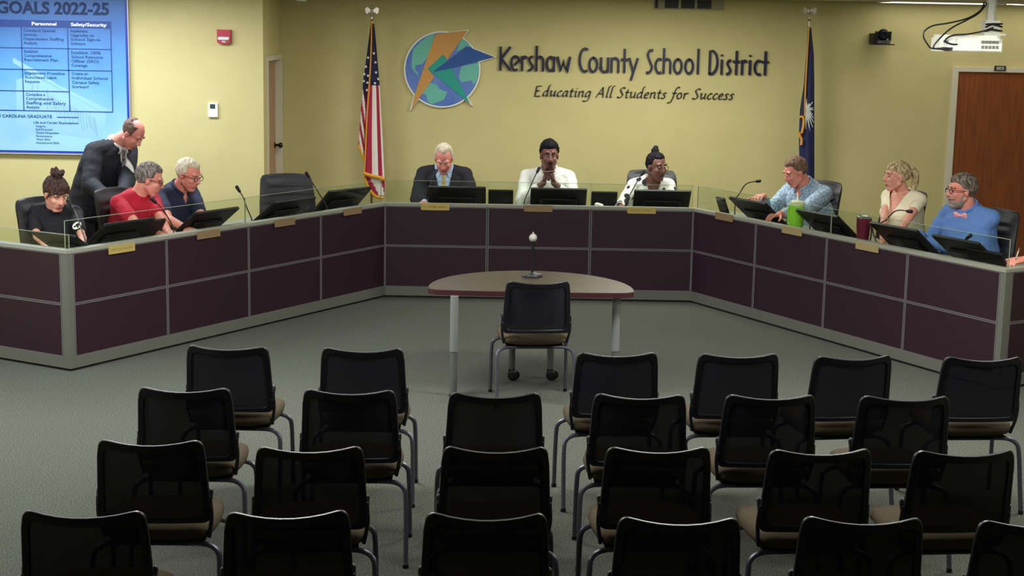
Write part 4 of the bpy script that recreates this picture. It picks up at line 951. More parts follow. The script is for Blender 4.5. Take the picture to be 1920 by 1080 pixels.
for k in range(16):
    a = R(100 - 13.5 * k); c = (1511, 208); L_ = 16 + 5 * math.sin(k * 2.1) + (14 if k > 10 else 0)
    ex, ey = c[0] + min(15, L_ * math.cos(a) * .9), c[1] - L_ * math.sin(a) * 1.15
    if ex < 1510: ex = 1511 + (k % 3)
    mb.tube([ony(c[0], c[1], FY - .07) - SB, ony((c[0] + ex) / 2 + .5, (c[1] + ey) / 2 - 1, FY - .074) - SB, ony(ex, ey, FY - .06) - SB], [.007, .008, .003], 6)
mb.ell(ony(1515, 208, FY - .068) - SB, (.02, .008, .045), n=8, m_=6)
mb.build('white_emblem', M_scmark, sf, smooth=1)

# ------------------------------------------------------------------ people
U = Vector((0, 0, 1))
from mathutils.bvhtree import BVHTree
WORK = bpy.data.scenes.new('modelling')   # scratch scene for fusing meshes, removed at the end
def remesh(mb, voxel, iters):
    me = mb.mesh('tmp', []); ob = bpy.data.objects.new('tmp', me); WORK.collection.objects.link(ob)
    r = ob.modifiers.new('r', 'REMESH'); r.mode = 'VOXEL'; r.voxel_size = voxel; r.use_smooth_shade = True
    if iters: s_ = ob.modifiers.new('s', 'SMOOTH'); s_.factor = .5; s_.iterations = iters
    vl = WORK.view_layers[0]; vl.update(); m2 = bpy.data.meshes.new_from_object(ob.evaluated_get(vl.depsgraph))
    bpy.data.objects.remove(ob); bpy.data.meshes.remove(me); return m2
def put_mesh(me, name, mats, parent=None, cut=None, matfn=None, solid=0, relax=6, sink=None):
    """cut: drop faces whose centre satisfies it; matfn: face centre -> material slot"""
    me.materials.clear()
    for mm in mats: me.materials.append(mm)
    if cut:
        bm = bmesh.new(); bm.from_mesh(me)
        bmesh.ops.delete(bm, geom=[f for f in bm.faces if cut(f.calc_center_median())], context='FACES')
        for it in range(relax):       # even out the cut edge
            mv = {}
            for v_ in bm.verts:
                if v_.is_boundary:
                    nb = [e_.other_vert(v_).co for e_ in v_.link_edges if e_.is_boundary]
                    if len(nb) == 2: mv[v_] = v_.co * .4 + (nb[0] + nb[1]) * .3
            for v_, c_ in mv.items(): v_.co = c_
        if sink:                      # let the hair thin out towards its edge
            c0, am = sink; ring = {v_ for v_ in bm.verts if v_.is_boundary}; seen = set(ring)
            for w_ in (1, .62, .3, .1):
                for v_ in ring: v_.co += (c0 - v_.co).normalized() * am * w_
                ring = {e_.other_vert(v_) for v_ in ring for e_ in v_.link_edges} - seen; seen |= ring
        bm.to_mesh(me); bm.free()
    if matfn:
        for p in me.polygons: p.material_index = matfn(p.center)
    me.polygons.foreach_set('use_smooth', [True] * len(me.polygons)); me.name = name
    o = bpy.data.objects.new(name, me); COL.objects.link(o)
    if parent is not None: o.parent = parent
    if solid: md = o.modifiers.new('s', 'SOLIDIFY'); md.thickness = solid; md.offset = 1
    return o
def ik(S, W, l1, l2, pole):
    d = W - S; L = d.length; mx = (l1 + l2) * .985
    if L > mx: k = L / mx; l1 *= k; l2 *= k
    a = (l1 * l1 - l2 * l2 + L * L) / (2 * L); h = math.sqrt(max(0, l1 * l1 - a * a)); dn = d / L
    p = (pole - dn * pole.dot(dn)).normalized(); return S + dn * a + p * h
def hand(mb, W, hd, pn, th, s=1.0, curl=22, spread=1.0):
    """W wrist, hd along the hand, pn the way the palm faces, th +1/-1 side of the thumb"""
    hd = hd.normalized(); pn = (pn - hd * pn.dot(hd)).normalized(); sd = hd.cross(pn) * th
    mb.loft([(W - hd * .005, sd, pn, .026 * s, .019 * s), (W + hd * .03 * s, sd, pn, .036 * s, .018 * s), (W + hd * .07 * s, sd, pn, .041 * s, .0155 * s), (W + hd * .09 * s, sd, pn, .036 * s, .011 * s)], 14)
    for i, (L, cx) in enumerate(((.072, .0305), (.08, .0105), (.075, -.0095), (.058, -.029))):
        p = W + hd * (.082 - (.008 if i == 3 else 0)) * s + sd * cx * s; d = (hd + sd * (cx * 2.2 * spread)).normalized(); an = R(curl * (.9 + .12 * i)); r_ = (.0092 - .0006 * i) * s
        for k, fr_ in enumerate((.45, .31, .24)):
            q = R(0); d = (d * math.cos(an) + pn * math.sin(an)).normalized(); e = p + d * L * fr_ * s; mb.cap(p, e, r_ * (1 - .1 * k), r_ * (.9 - .1 * k), 8); p = e
    p = W + hd * .022 * s + sd * .030 * s; d = (hd * .62 + sd * .70 + pn * .30).normalized()
    for k, L in enumerate((.042, .032, .026)):
        e = p + d * L * s; mb.cap(p, e, (.0125 - .0015 * k) * s, (.011 - .0015 * k) * s, 8); p = e; d = (d + hd * .45 + pn * .12).normalized()
def disc(c, nrm, r, th, n=20, ax=None):
    z = nrm.normalized(); x = (U.cross(z)).normalized(); y = z.cross(x); vs = []
    for h in (0, th):
        for k in range(n): a = 2 * math.pi * k / n; vs.append(c + z * h + x * (r * math.cos(a)) + y * (r * math.sin(a)))
    return vs, [tuple(range(n - 1, -1, -1)), tuple(range(n, 2 * n))] + [(i, (i + 1) % n, n + (i + 1) % n, n + i) for i in range(n)], x, y

def person(label, Hc, face, pitch, torso, hands, skin, lip, hair=None, hs=(1, 1, 1), s=1.0, shirt=None, sleeve=1.0, jacket=None, belly=0.0, vneck=0, vw=.07, pelvis=None, stand=False, trousers=None,
           glasses=None, collar=None, tie=None, fem=False, brow=None, beard=None, roll=0.0, poles=None, extras=None, lean=None, hunch=0.0, palm=None, jv=(.30, .075)):
    F = Vector((torso[0], torso[1], 0)).normalized(); Rr = F.cross(U)
    f0 = Vector((face[0], face[1], 0)).normalized(); hf = (f0 * math.cos(R(pitch)) - U * math.sin(R(pitch))); hr = f0.cross(U); hu = hr.cross(hf)
    if roll: q = Matrix.Rotation(R(roll), 3, hf); hr = q @ hr; hu = q @ hu
    H3 = lambda x, y, z: Hc + hr * (x * hs[0]) + hf * (y * hs[1]) + hu * (z * hs[2])
    hax = (hr, hf, hu); hsc = lambda r: (r[0] * hs[0], r[1] * hs[1], r[2] * hs[2])
    N = H3(0, -.03, -.088) - U * .042 * s - F * (.035 * s + hunch)
    if pelvis is None:
        ln = .53 * s; dzv = N.z - .57; off = math.sqrt(max(.02, ln * ln - dzv * dzv)) if lean is None else lean; off = min(.34, max(.08, off))
        P = Vector((N.x, N.y, .57)) - F * off
    else: P = pelvis
    base = Vector((P.x, P.y, 0)); T = Matrix.Translation(-base)
    S = (N - P).normalized(); D = S.cross(Rr) * -1
    if D.dot(F) < 0: D = -D
    TL = (N - P).length
    sw = (.178 if not fem else .158) * s
    def torso_secs(k, top=1.0, b_=belly, bust=.0):
        q = [(-.16, .155, .115, .0), (-.02, .172, .125, 0), (.14, .165, .122, .012), (.34, .158 if fem else .168, .115, .02), (.56, .165 if fem else .178, .12, .022), (.76, .172 if fem else .192, .118, .015), (.9, .14 if fem else .158, .095, -.002), (1.0, .088, .072, -.008)]
        out = []
        for (t, a, b, o) in q:
            bb = b_ * max(0, 1 - abs(t - .25) / .45); bu = bust * max(0, 1 - abs(t - .62) / .25)
            hu_ = -hunch * math.sin(math.pi * min(1, max(0, t))) * 1.2
            out.append((P + S * (TL * t) + D * ((o + bb * .5 + bu * .5) * s + hu_), Rr, D, (a + bb * .45) * s + k, (b + bb * .5 + bu * .5) * s + k))
        if top > 1: out.append((P + S * (TL * top) + D * (-.0), Rr, D, .066 * s + k, .062 * s + k))
        return out
    SH = {}; EL = {}; WR = {}
    for sd in (-1, 1):
        SH[sd] = N - S * .066 * s + Rr * (sd * sw) - D * (.012 + hunch * .3)
        W = hands[0] if sd == -1 else hands[1]
        pl = (poles or {}).get(sd, -U * .9 + Rr * (sd * .55) - F * .25)
        WR[sd] = W; EL[sd] = ik(SH[sd], W, .285 * s, .255 * s, pl)
    HP = {}; KN = {}; AN = {}
    for sd in (-1, 1):
        HP[sd] = P + Rr * (sd * .092 * s) - U * .01
        if stand:
            KN[sd] = Vector((HP[sd].x, HP[sd].y, .48)) + F * .02; AN[sd] = Vector((HP[sd].x, HP[sd].y, .09)) - F * .01
        else:
            KN[sd] = Vector((HP[sd].x, HP[sd].y, .52)) + F * .40 * s + Rr * (sd * .04); AN[sd] = Vector((KN[sd].x, KN[sd].y, .09)) - F * .02
    # ---- body: one continuous surface
    mb = MB(); mb.xf = T
    e = lambda c, r, **k: mb.ell(c, hsc(r), hax, 18, 12)
    e(H3(0, -.014, .034), (.0745, .096, .086)); e(H3(0, .028, -.035), (.060, .068, .082)); e(H3(0, .058, -.098), (.026, .026, .022))
    for sd in (-1, 1):
        mb.cap(H3(sd * .052, -.004, -.052), H3(sd * .018, .058, -.100), .021, .020)
        e(H3(sd * .036, .060, -.022), (.024, .026, .024)); e(H3(sd * .033, .076, .034), (.026, .014, .011))
        e(H3(sd * .0765, -.008, -.006), (.0085, .019, .031)); e(H3(sd * .0105, .099, -.026), (.009, .011, .008))
    mb.cap(H3(0, .086, .022), H3(0, .108, -.022), .0085, .0125)
    mb.cap(H3(-.017, .0865, -.060), H3(.017, .0865, -.060), .0075, .0075); mb.cap(H3(-.014, .085, -.070), H3(.014, .085, -.070), .008, .008)
    if fem: nk = .047
    else: nk = .056
    mb.cap(H3(0, -.028, -.055), N + S * .01, nk * s, (nk + .006) * s, 16); mb.cap(N + S * .015, N - S * .05, (nk + .008) * s, (nk + .02) * s, 16)
    mb.loft(torso_secs(0, bust=.05 if fem else 0))
    for sd in (-1, 1):
        mb.cap(N - S * .028 * s + Rr * (sd * .05), SH[sd] + S * .004, .048 * s, .048 * s)
        ua, fa = (.043, .034) if not fem else (.036, .029)
        mb.cap(SH[sd], EL[sd], (ua + .008) * s, (ua - .008) * s); mb.cap(EL[sd], WR[sd], (fa + .004) * s, (.026 if not fem else .022) * s)
        mb.cap(HP[sd], KN[sd], .082 * s, .058 * s); mb.cap(KN[sd], AN[sd], .056 * s, .038 * s); mb.cap(AN[sd], AN[sd] + F * .12 - U * .03, .036, .032)
        hd = (WR[sd] - EL[sd]).normalized(); pn = -U
        if palm and sd in palm: hd2, pn, cu = palm[sd]; hd = hd2 if hd2 is not None else hd
        else: hd = (hd * .6 + F * .4 + Vector((0, 0, -.12))); hd.z *= .3; cu = 20
        hand(mb, WR[sd], hd, pn, -sd, s * (.94 if fem else 1.02), cu)
    me = remesh(mb, .0065, 2)
    inv = Matrix((hr / hs[0], hf / hs[1], hu / hs[2]))
    def hl(c): return inv @ (Vector(c) + base - Hc)
    def mfn(c):
        q = hl(c)
        if abs(q.z + .0655) < .0125 and abs(q.x) < .023 and q.y > .080: return 1
        return 0
    body = put_mesh(me, 'person', [skin, lip], None, None, mfn); body.location = base
    tag(body, label, 'person')
    # ---- eyes, brows
    for sd in (-1, 1):
        mb = MB(); mb.xf = T; mb.ell(H3(sd * .031, .0765, .009), (.0105, .0098, .0052 if pitch < 15 else .0036), hax, 12, 8); ey = mb.build('eye', M_eye, body, smooth=1)
        mb = MB(); mb.xf = T; mb.ell(H3(sd * .031, .0855, .0075), (.0056, .0028, .0048 if pitch < 15 else .003), hax, 10, 6); mb.build('iris', M_iris, ey, smooth=1)
        mb = MB(); mb.xf = T; mb.tube([H3(sd * .014, .0905, .032), H3(sd * .032, .0895, .0385), H3(sd * .050, .079, .033)], [.003, .0042, .0025], 6); mb.build('eyebrow', brow or M_brow, body, smooth=1)
    # ---- hair
    if hair:
        mat_h, th, keep, xtra = hair
        mb = MB(); mb.xf = T
        mb.ell(H3(0, -.016, .036), hsc((.0765 + th, .0985 + th, .0885 + th)), hax, 84, 60)
        rn = random.Random(len(label)); off = Vector((rn.random() * 9, 0, 0))
        mb.v = [tuple(Vector(p) + (Vector(p) + base - Hc).normalized() * (noise.noise((Vector(p)) * 60 + off) * .0045 + noise.noise(Vector(p) * 24 + off) * .004)) for p in mb.v]
        me = mb.mesh('hair', []); ho = put_mesh(me, 'hair', [mat_h], body, cut=lambda c: not keep(*hl(c * 1.0 + Vector((0, 0, noise.noise(c * 55) * .004)))), solid=.004, relax=4, sink=(Hc - base, th + .010))
        if xtra:
            mb = MB(); mb.xf = T; xtra(mb, H3, hax); xm = remesh(mb, .006, 1)
            new = [c + n_ * (noise.noise(c * 70) * .005 + noise.noise(c * 28) * .006) for c, n_ in [(v_.co.copy(), v_.normal.copy()) for v_ in xm.vertices]]; xm.vertices.foreach_set('co', [q for c in new for q in c])
            put_mesh(xm, 'gathered_hair', [mat_h], ho)
    if beard:
        mb = MB(); mb.xf = T; mt_, fn = beard
        mb.ell(H3(0, .028, -.037), hsc((.0650, .0735, .0895)), hax, 40, 30); mb.cap(H3(-.02, .09, -.048), H3(.02, .09, -.048), .009, .009, 10); mb.ell(H3(0, .06, -.1), hsc((.032, .032, .028)), hax)
        me = remesh(mb, .0045, 1); put_mesh(me, 'beard', [mt_], body, cut=lambda c: not fn(*hl(c)), solid=.003)
    if glasses:
        mb = MB(); mb.xf = T
        for sd in (-1, 1):
            ring = [H3(sd * .033 + .0235 * math.cos(a), .098 - .1 * abs(.0235 * math.cos(a)), .006 + .0175 * math.sin(a)) for a in [2 * math.pi * k / 18 for k in range(19)]]
            mb.tube(ring, .0026, 6); mb.tube([H3(sd * .056, .093, .012), H3(sd * .079, .05, .012), H3(sd * .083, -.005, .008)], .0026, 6)
        mb.tube([H3(-.0105, .1, .01), H3(.0105, .1, .01)], .0024, 6); mb.build('glasses', glasses, body, smooth=1)
    # ---- clothes
    def cloth(k, frac, mats, name, vn, vwid, top=1.03, cuff=True, bust=0, mfn=None, vox=.009):
        mb = MB(); mb.xf = T
        mb.loft(torso_secs(k, top, bust=bust))
        for sd in (-1, 1):
            mb.cap(N - S * .026 * s + Rr * (sd * .05), SH[sd] + S * .004, .048 * s + k, .050 * s + k)
            ua, fa = (.045, .036) if not fem else (.037, .031)
            A, B = SH[sd], EL[sd]
            if frac <= .5: B = A + (B - A) * (frac * 2)
            mb.cap(A, B, (ua + .008) * s + k, (ua - .001) * s + k)
            if frac > .5: W_ = EL[sd] + (WR[sd] - EL[sd]) * ((frac - .5) * 2 - .06); mb.cap(EL[sd], W_, (fa + .009) * s + k, (.031 if not fem else .027) * s + k)
        me = remesh(mb, vox, 3)
        new = [c + n_ * (noise.noise(Vector((c.x * 9, c.y * 9, c.z * 16)) + base) * .007 + noise.noise(c * 34 + base) * .0016) for c, n_ in [(v_.co.copy(), v_.normal.copy()) for v_ in me.vertices]]
        me.vertices.foreach_set('co', [q for c in new for q in c])
        def cut(c):
            q = Vector(c) + base - N; z = q.dot(S); x = q.dot(Rr); d = q.dot(D)
            if z > .035 and q.length < .15: return True
            if vn and d > -.01 and q.length < vn + .08 and z > -vn and abs(x) < vwid * (1 + z / vn) + .004: return True
            return False
        return put_mesh(me, name, mats, body, cut=cut, matfn=mfn, solid=.003)
    bt = .05 if fem else 0
    if shirt: so_ = cloth(.010, sleeve, [shirt], 'shirt', vneck, vw, bust=bt)
    else: so_ = None
    jo = None
    if jacket: jo = cloth(.022, .97, [jacket], 'suit_jacket', jv[0] * s, jv[1], top=1.0)
    # trousers and shoes
    mb = MB(); mb.xf = T; mb.loft(torso_secs(.008)[:3])
    for sd in (-1, 1):
        mb.cap(HP[sd], KN[sd], .09 * s, .068 * s); mb.cap(KN[sd], AN[sd] + U * .02, .066 * s, .052 * s)
    put_mesh(remesh(mb, .011, 3), 'trousers', [trousers or M_trous], body)
    for sd in (-1, 1):
        mb = MB(); mb.xf = T; mb.cap(AN[sd] - U * .035, AN[sd] + F * .15 - U * .048, .044, .038); mb.box(0, 0, 0, 0, 0, 0) if 0 else None; mb.build('shoe', M_shoe, body, smooth=1)
    if collar:
        mb = MB(); mb.xf = T
        for sd in (-1, 1):
            pts = []
            for k in range(9):
                a = R(180 - 158 * k / 8); r = (nk + .016) * s
                pts.append(N + S * (.042 - .036 * (k / 8) ** 1.6) + D * (-math.cos(math.pi - a) * r * 1.02 if 0 else r * -math.cos(R(158 * k / 8)) * 1.0 + .006) + Rr * (sd * r * math.sin(R(158 * k / 8)) + sd * .002))
            mb.tube(pts, [.012] * 7 + [.013, .008], 8)
            c0 = pts[-1]; mb.cap(c0, c0 - S * .045 + Rr * (sd * .022) + D * .018, .010, .006, 8)
        mb.build('collar', collar, body, smooth=1)
    ctx = dict(N=N, S=S, D=D, R=Rr, F=F, P=P, T=T, base=base, body=body, H3=H3, hax=hax, s=s, TL=TL, nk=nk, SH=SH, EL=EL, WR=WR, shirt=so_)
    if tie:
        mb = MB(); mb.xf = T
        fd = lambda t: N - S * t + D * (.078 + (.085 * min(1, t / .2)) + belly * .5 * min(1, t / .3)) * s
        mb.loft([(fd(.012), Rr, D, .010, .010), (fd(.028), Rr, D, .019, .013), (fd(.045), Rr, D, .013, .010), (fd(.10), Rr, D, .022, .006), (fd(.2), Rr, D, .030, .006), (fd(.34), Rr, D, .038, .006), (fd(.37), Rr, D, .01, .006)], 16)
        mb.build('necktie', tie, body, smooth=1)
    if extras: extras(ctx)
    return body

M_fair = mat('skin_fair', (222, 160, 138), .55, col2=(212, 146, 124), scale=14); M_pink = mat('skin_pink', (224, 148, 132), .55, col2=(214, 132, 116), scale=14); M_deep = mat('skin_deep', (122, 82, 70), .5, col2=(108, 70, 60), scale=14)
M_lipf = mat('lip_fair', (178, 96, 90), .5); M_lipd = mat('lip_deep', (92, 48, 48), .5)
M_eye = mat('eye_white', (150, 138, 132), .3); M_iris = mat('iris_dark', (40, 30, 26), .25); M_brow = mat('brow_brown', (92, 70, 56), .9); M_browg = mat('brow_grey', (170, 156, 144), .9); M_browb = mat('brow_black', (20, 17, 18), .9)
M_shoe = mat('shoe_black', (18, 17, 18), .35); M_trous = mat('trouser_dark', (30, 31, 38), .85)
def hmat(n, a, b): return mat(n, a, .75, col2=b, scale=60, stretch=(1, 1, .35), bump=.5, bscale=110, spec=.2)
H_brown = hmat('hair_brown', (52, 36, 34), (84, 62, 56)); H_grey = hmat('hair_grey', (92, 86, 82), (150, 142, 136)); H_white = hmat('hair_white', (186, 174, 152), (216, 206, 184)); H_black = hmat('hair_black', (14, 12, 18), (26, 23, 30))
H_lbrown = hmat('hair_light_brown', (98, 76, 62), (132, 106, 88)); H_blond = hmat('hair_blond', (142, 122, 88), (214, 194, 152)); H_salt = hmat('hair_salt', (74, 66, 60), (138, 124, 112)); H_stub = hmat('hair_stubble', (92, 74, 66), (120, 98, 88))
# hairlines in head coordinates (x right, y forward, z up; metres)
def k_short(fy=.046, fz=.082, side=.012):
    def k(x, y, z):
        if y > fy: return z > fz
        if y > -.012: return z > side + (y + .012) * 1.05
        return z > -.068 + max(0, (y + .05)) * 1.6
    return k
def k_recede(x, y, z):
    if z > .098 and y > -.055: return False
    if y > .03: return False
    if y > -.012: return z > .004
    return z > -.066
def k_full(x, y, z):
    if y > .062: return z > .058
    if y > -.0: return z > .016 + y * .5
    return z > -.07
def at_seg(s, u, v, d): x, z = s.hit(u, v, d); return s.w(x, d, z)
def chest_disc(c, u, v, mats):
    """lay a small patch on the clothing where the photo shows it"""
    so_ = c['shirt']; me = so_.data; bv = BVHTree.FromPolygons([tuple(x.co) for x in me.vertices], [tuple(p.vertices) for p in me.polygons])
    o = CAM - c['base']; d = ray(u, v).normalized(); h = bv.ray_cast(o, d)
    return (h[0] + c['base'], h[1]) if h[0] is not None else None

C_black = mat('cloth_black', (12, 12, 20), .85, bump=.2, scale=70); C_red = mat('cloth_red', (176, 14, 44), .85, bump=.2, scale=70); C_navy = mat('cloth_navy', (26, 34, 62), .85, bump=.2, scale=70)
C_suit = mat('suit_navy', (11, 13, 26), .8, bump=.15, scale=120); C_blue = mat('shirt_pale_blue', (172, 198, 226), .8); C_white = mat('shirt_white', (226, 228, 220), .8, bump=.25, scale=40)
C_leaf = mat('blouse_leaf_print', (22, 26, 34), .8, col2=(226, 228, 222), kind='voronoi', scale=11, lo=.36, hi=.39, stretch=(1, 1, .8))
C_print = mat('shirt_blue_print', (112, 140, 170), .8, col2=(176, 198, 214), scale=70, lo=.42, hi=.58, bump=.2, bscale=40); C_cream = mat('top_cream', (232, 224, 192), .8, bump=.25, scale=36); C_oxford = mat('shirt_oxford_blue', (84, 122, 184), .8, col2=(92, 130, 192), scale=200, bump=.2, bscale=40)
C_tie = mat('tie_yellow', (206, 190, 120), .6, col2=(170, 150, 90), scale=60); C_tied = mat('tie_dark', (52, 40, 52), .6, col2=(120, 110, 112), scale=28, stretch=(1, 1, 2)); C_pink = mat('bow_pink', (232, 140, 150), .7, col2=(240, 178, 180), scale=90); C_lany = mat('lanyard_blue', (36, 70, 130), .6)
G_dark = mat('glasses_dark', (24, 18, 20), .3); G_wire = mat('glasses_wire', (120, 96, 86), .35, metal=.5)
DESKZ = WZ + .03
def down(p, z=None): p = p.copy(); p.z = z if z is not None else DESKZ + .012; return p
# 1 black shirted woman
def ex1(c):
    h = chest_disc(c, 145, 424, None)
    if h:
        vs, fs, x, y = disc(h[0] + h[1] * .006, h[1], .036, .002); mb = MB(); mb.xf = c['T']; mb.add(vs, fs); b_ = mb.build('shirt_badge', M_white, c['body'])
        mb = MB(); mb.xf = c['T']; q = h[0] + h[1] * .0085
        for (dx, dy, r) in ((.004, .006, .016), (-.012, -.012, .009), (.016, -.014, .008)):
            v2, f2, _, _ = disc(q + x * dx + y * dy, h[1], r, .001, 12); mb.add(v2, f2)
        mb.build('badge_mark', C_black, b_)
    mb = MB(); mb.xf = c['T']; N, S, D, Rr = c['N'], c['S'], c['D'], c['R']
    mb.tube(smooth_pts([N + Rr * -.06 - S * .02 + D * .03, N - S * .09 + Rr * -.035 + D * .105, N - S * .15 + D * .138, N - S * .09 + Rr * .035 + D * .105, N + Rr * .06 - S * .02 + D * .03], 5), .0016, 5); mb.ell(N - S * .155 + D * .142, (.009, .004, .011)); mb.build('necklace', M_steel, c['body'])
def bun(mb, H3, hax):
    mb.ell(H3(0, -.035, .148), (.042, .045, .036), hax)
    rn = random.Random(5)
    for k in range(11): a = 2 * math.pi * k / 11; mb.ell(H3(.036 * math.cos(a), -.035 + .038 * math.sin(a), .150 + rn.uniform(-.02, .028)), (.017, .018, .016), hax, 8, 6)
def bangs(mb, H3, hax):
    bun(mb, H3, hax)
    for k in range(9): x = -.06 + .015 * k; mb.cap(H3(x, .055, .112 - abs(x) * .5), H3(x * 1.12 + .008, .098 - abs(x) * .42, .052 - abs(x) * .3), .012, .006, 8)
    for sd in (-1, 1): mb.cap(H3(sd * .072, .045, .07), H3(sd * .078, .03, -.03), .009, .004, 8)
person('person in a black T-shirt sitting behind the left end run, looking down', at_seg(S0, 105, 364, .62), (.66, -.75), 24, (.25, -.97), (down(at_seg(S1, 152, 446, .26)), down(at_seg(S0, 90, 452, .34))), M_fair, M_lipf,
       (H_brown, .011, lambda x, y, z: (z > .062 if y > .05 else (z > .0 + (y + .01) * .9 if y > -.02 else z > -.085)), bangs), shirt=C_black, sleeve=.34, fem=True, extras=ex1, s=.98, trousers=C_black)
# 2 standing man bending over
YS = 12.95
def ex2(c): pass
person('person in a dark suit standing and bending over beside the poster', ony(249, 251, YS), (.93, -.36), 44, (.86, -.50), (ony(232, 366, YS - .35), ony(205, 372, YS - .45)), M_pink, M_lipf, (H_stub, .001, k_recede, None), hs=(1.02, 1.0, 1.03), s=1.12,
       shirt=C_white, jacket=C_suit, tie=C_tied, collar=C_white, pelvis=ony(172, 384, YS + .1), stand=True, trousers=C_suit, brow=M_brow, hunch=.05, belly=.05, jv=(.2, .05))
# 3 red shirt
person('person in a red short-sleeved shirt and glasses, turned to the person in navy', at_seg(S1, 281, 337, .68), (.98, .14), 20, (.855, -.519), (down(at_seg(S1, 316, 420, .30), DESKZ + .04), down(at_seg(S1, 306, 430, .24), DESKZ + .03)), M_pink, M_lipf, (H_grey, .008, k_short(.03, .085, .0), None), hs=(1.02, 1.02, 1.03), s=1.03, shirt=C_red, sleeve=.30, glasses=G_dark, belly=.09, brow=M_browg)
# 4 navy polo
person('person in a navy polo shirt and dark glasses, looking down', at_seg(S1, 354, 328, .7), (.90, -.43), 20, (.855, -.519), (down(at_seg(S1, 392, 395, .26)), down(at_seg(S1, 350, 412, .26), DESKZ + .05)), M_pink, M_lipf, (H_white, .005, k_short(.02, .092, .0), None), hs=(1.06, 1.06, 1.03), s=1.08, shirt=C_navy, sleeve=.33, collar=C_navy, glasses=G_dark, belly=.12, vneck=.07, vw=.035, brow=M_browg)
# 6 dark suit
def ex6(c):
    N, S, D, Rr = c['N'], c['S'], c['D'], c['R']
    for sd in (-1, 1):
        mb = MB(); mb.xf = c['T']; pts = smooth_pts([N + Rr * (sd * .07) + S * .01 - D * .01, N + Rr * (sd * .068) - S * .03 + D * .075, N + Rr * (sd * .05) - S * .14 + D * .155, N + Rr * (sd * .02) - S * .3 + D * .19], 5)
        mb.tube(pts, .0065, 6); mb.build('lanyard', C_lany, c['body'], smooth=1)
person('seated person in a dark suit, yellow tie and lanyard, reading downward', at_seg(S2, 832, 298, .62), (0, -1), 36, (0, -1), (down(at_seg(S2, 872, 374, .34)), down(at_seg(S2, 795, 373, .30), DESKZ + .05)), M_pink, M_lipf, (H_white, .006, k_short(.012, .108, .0), None), hs=(1.02, 1.04, 1.10), s=1.06, shirt=C_blue, jacket=C_suit, tie=C_tie, collar=C_blue, extras=ex6, belly=.05, brow=M_browg)
# 7 white shirt, clasped hands
cl = at_seg(S2, 1029, 332, .42)
person('person in a white shirt resting their chin on clasped hands', at_seg(S2, 1030, 292, .62), (.08, -1), 4, (.03, -1), (cl + Vector((.046, .02, -.055)), cl + Vector((-.046, .02, -.055))), M_deep, M_lipd, (H_black, .009, k_short(.05, .074, .012), None), hs=(1.04, 1.05, 1.16), s=1.09, shirt=C_white, sleeve=.86, collar=C_white,
       beard=(mat('beard_black', (24, 18, 20), .9), lambda x, y, z: (z < -.088 and y > .03 and abs(x) < .034) or (-.054 < z < -.040 and y > .07 and abs(x) < .026)), brow=M_browb, vneck=.06, vw=.03,
       poles={-1: Vector((.75, -.2, -1)), 1: Vector((-.75, -.2, -1))}, palm={-1: (Vector((-.22, -.12, .95)), Vector((-1, -.25, -.1)), 52), 1: (Vector((.22, -.1, .95)), Vector((1, -.25, -.1)), 46)})
# 8 patterned blouse
def topknot(mb, H3, hax): mb.ell(H3(-.012, -.055, .125), (.036, .04, .04), hax); mb.ell(H3(-.02, -.06, .155), (.022, .026, .026), hax)
person('person in a white blouse with black leaf print and glasses', at_seg(S2, 1231, 313, .62), (.56, -.83), 6, (.12, -1), (down(at_seg(S2, 1272, 378, .3)), down(at_seg(S2, 1166, 376, .28), DESKZ + .05)), M_deep, M_lipd, (H_black, .004, k_short(.028, .088, .004), topknot), hs=(1.05, 1.04, 1.06), s=1.04, shirt=C_leaf, sleeve=.9, fem=True, glasses=G_wire, vneck=.15, vw=.055, belly=.06, brow=M_browb)
# 9 light blue print shirt
person('person in a light blue printed shirt looking down beside the blue flag', at_seg(S3, 1491, 323, .66), (-.93, -.36), 24, (-.80, -.60), (at_seg(S3, 1462, 402, .26), at_seg(S3, 1432, 368, .40)), M_pink, M_lipf, (H_lbrown, .007, k_short(.035, .088, .004), None), hs=(1.03, 1.03, 1.02), s=1.10, shirt=C_print, sleeve=.92, collar=C_print, vneck=.08, vw=.04, belly=.10, brow=M_brow)
# 10 cream top
def pony(mb, H3, hax):
    pts = smooth_pts([H3(0, -.105, .055), H3(0, -.15, .045), H3(0, -.168, -.01), H3(0, -.158, -.08), H3(0, -.135, -.15)], 4)
    for i in range(len(pts) - 1): r = .014 + .018 * math.sin(math.pi * min(1, (i + 2) / len(pts))); mb.cap(pts[i], pts[i + 1], r, r, 10)
def ex10(c): pass
person('person in a short-sleeved cream top looking to the left', at_seg(S3, 1681, 331, .72), (-.985, -.17), 2, (-.80, -.60), (down(at_seg(S3, 1640, 436, .24)), down(at_seg(S3, 1656, 438, .24))), M_fair, M_lipf, (H_blond, .008, lambda x, y, z: (z > .066 + abs(x) * -.2 if y > .05 else (z > .018 + (y + .01) * .8 if y > -.015 else z > -.06 + max(0, -y - .02) * .4)), pony), hs=(.97, .97, .97), s=1.0, shirt=C_cream, sleeve=.13, fem=True, vneck=.15, vw=.075, brow=M_brow)
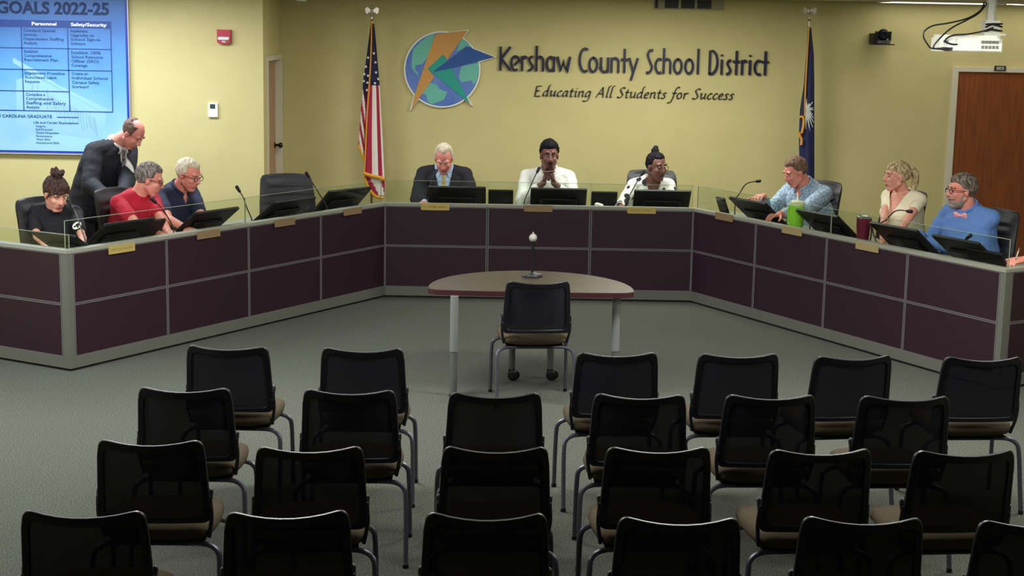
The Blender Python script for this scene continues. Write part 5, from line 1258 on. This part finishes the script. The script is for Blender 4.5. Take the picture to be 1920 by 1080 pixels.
# 11 bow tie
def ex11(c):
    N, S, D, Rr = c['N'], c['S'], c['D'], c['R']; mb = MB(); mb.xf = c['T']; q = N - S * .02 + D * .092
    for sd in (-1, 1): mb.loft([(q + Rr * (sd * .006), S, D, .010, .008), (q + Rr * (sd * .03), S, D, .024, .011), (q + Rr * (sd * .052), S, D, .028, .009), (q + Rr * (sd * .058), S, D, .022, .006)], 12)
    mb.ell(q + D * .004, (.012, .012, .012)); mb.build('bow_tie', C_pink, c['body'], smooth=1)
person('person in a blue shirt, pink bow tie and glasses looking left', at_seg(S3, 1802, 358, .68), (-.985, -.17), 3, (-.78, -.62), (at_seg(S3, 1735, 452, .50), at_seg(S3, 1722, 440, .46)), M_pink, M_lipf, (H_salt, .010, k_short(.046, .078, .004), None), hs=(1.03, 1.03, 1.02), s=1.08, shirt=C_oxford, sleeve=.97, collar=C_oxford, glasses=G_dark, extras=ex11, belly=.10, brow=M_brow,
       beard=(mat('beard_grey', (150, 138, 130), .9), lambda x, y, z: (z < -.068 and y > -.005) or (z < -.03 and -.005 < y < .035 and abs(x) > .04) or (-.056 < z < -.04 and y > .07)))
# 12 writer at the right edge
hw = at_seg(S4, 1907, 490, .13); ip = Vector((-S4.n.x, -S4.n.y, 0))
person('person at the right photo edge writing with a pen, only the hand in view', at_seg(S4, 2050, 400, .55), (-.3, -.95), 28, (ip.x, ip.y), (hw + Vector((.13, .05, .0)), hw + Vector((.055, .015, .012))), M_pink, M_lipf, (H_grey, .006, k_short(), None), shirt=C_blue, sleeve=.84, s=1.0, palm={1: (Vector((-.95, -.25, -.12)), Vector((.05, .3, -1)), 30)})
t = thing('pen', 'silver and dark pen held in the writing hand at the right edge', 'pen', hw + Vector((.0, .0, .0)))
MB().tube([(-.022, -.02, -.008), (-.012, -.012, .02)], .0045, 8).build('tip', M_black, t); MB().tube([(-.012, -.012, .02), (.006, .002, .075)], .0052, 8).build('barrel', M_steel, t); MB().tube([(.006, .002, .075), (.012, .006, .095)], .0055, 8).build('cap', C_tied, t)

bpy.data.scenes.remove(WORK)
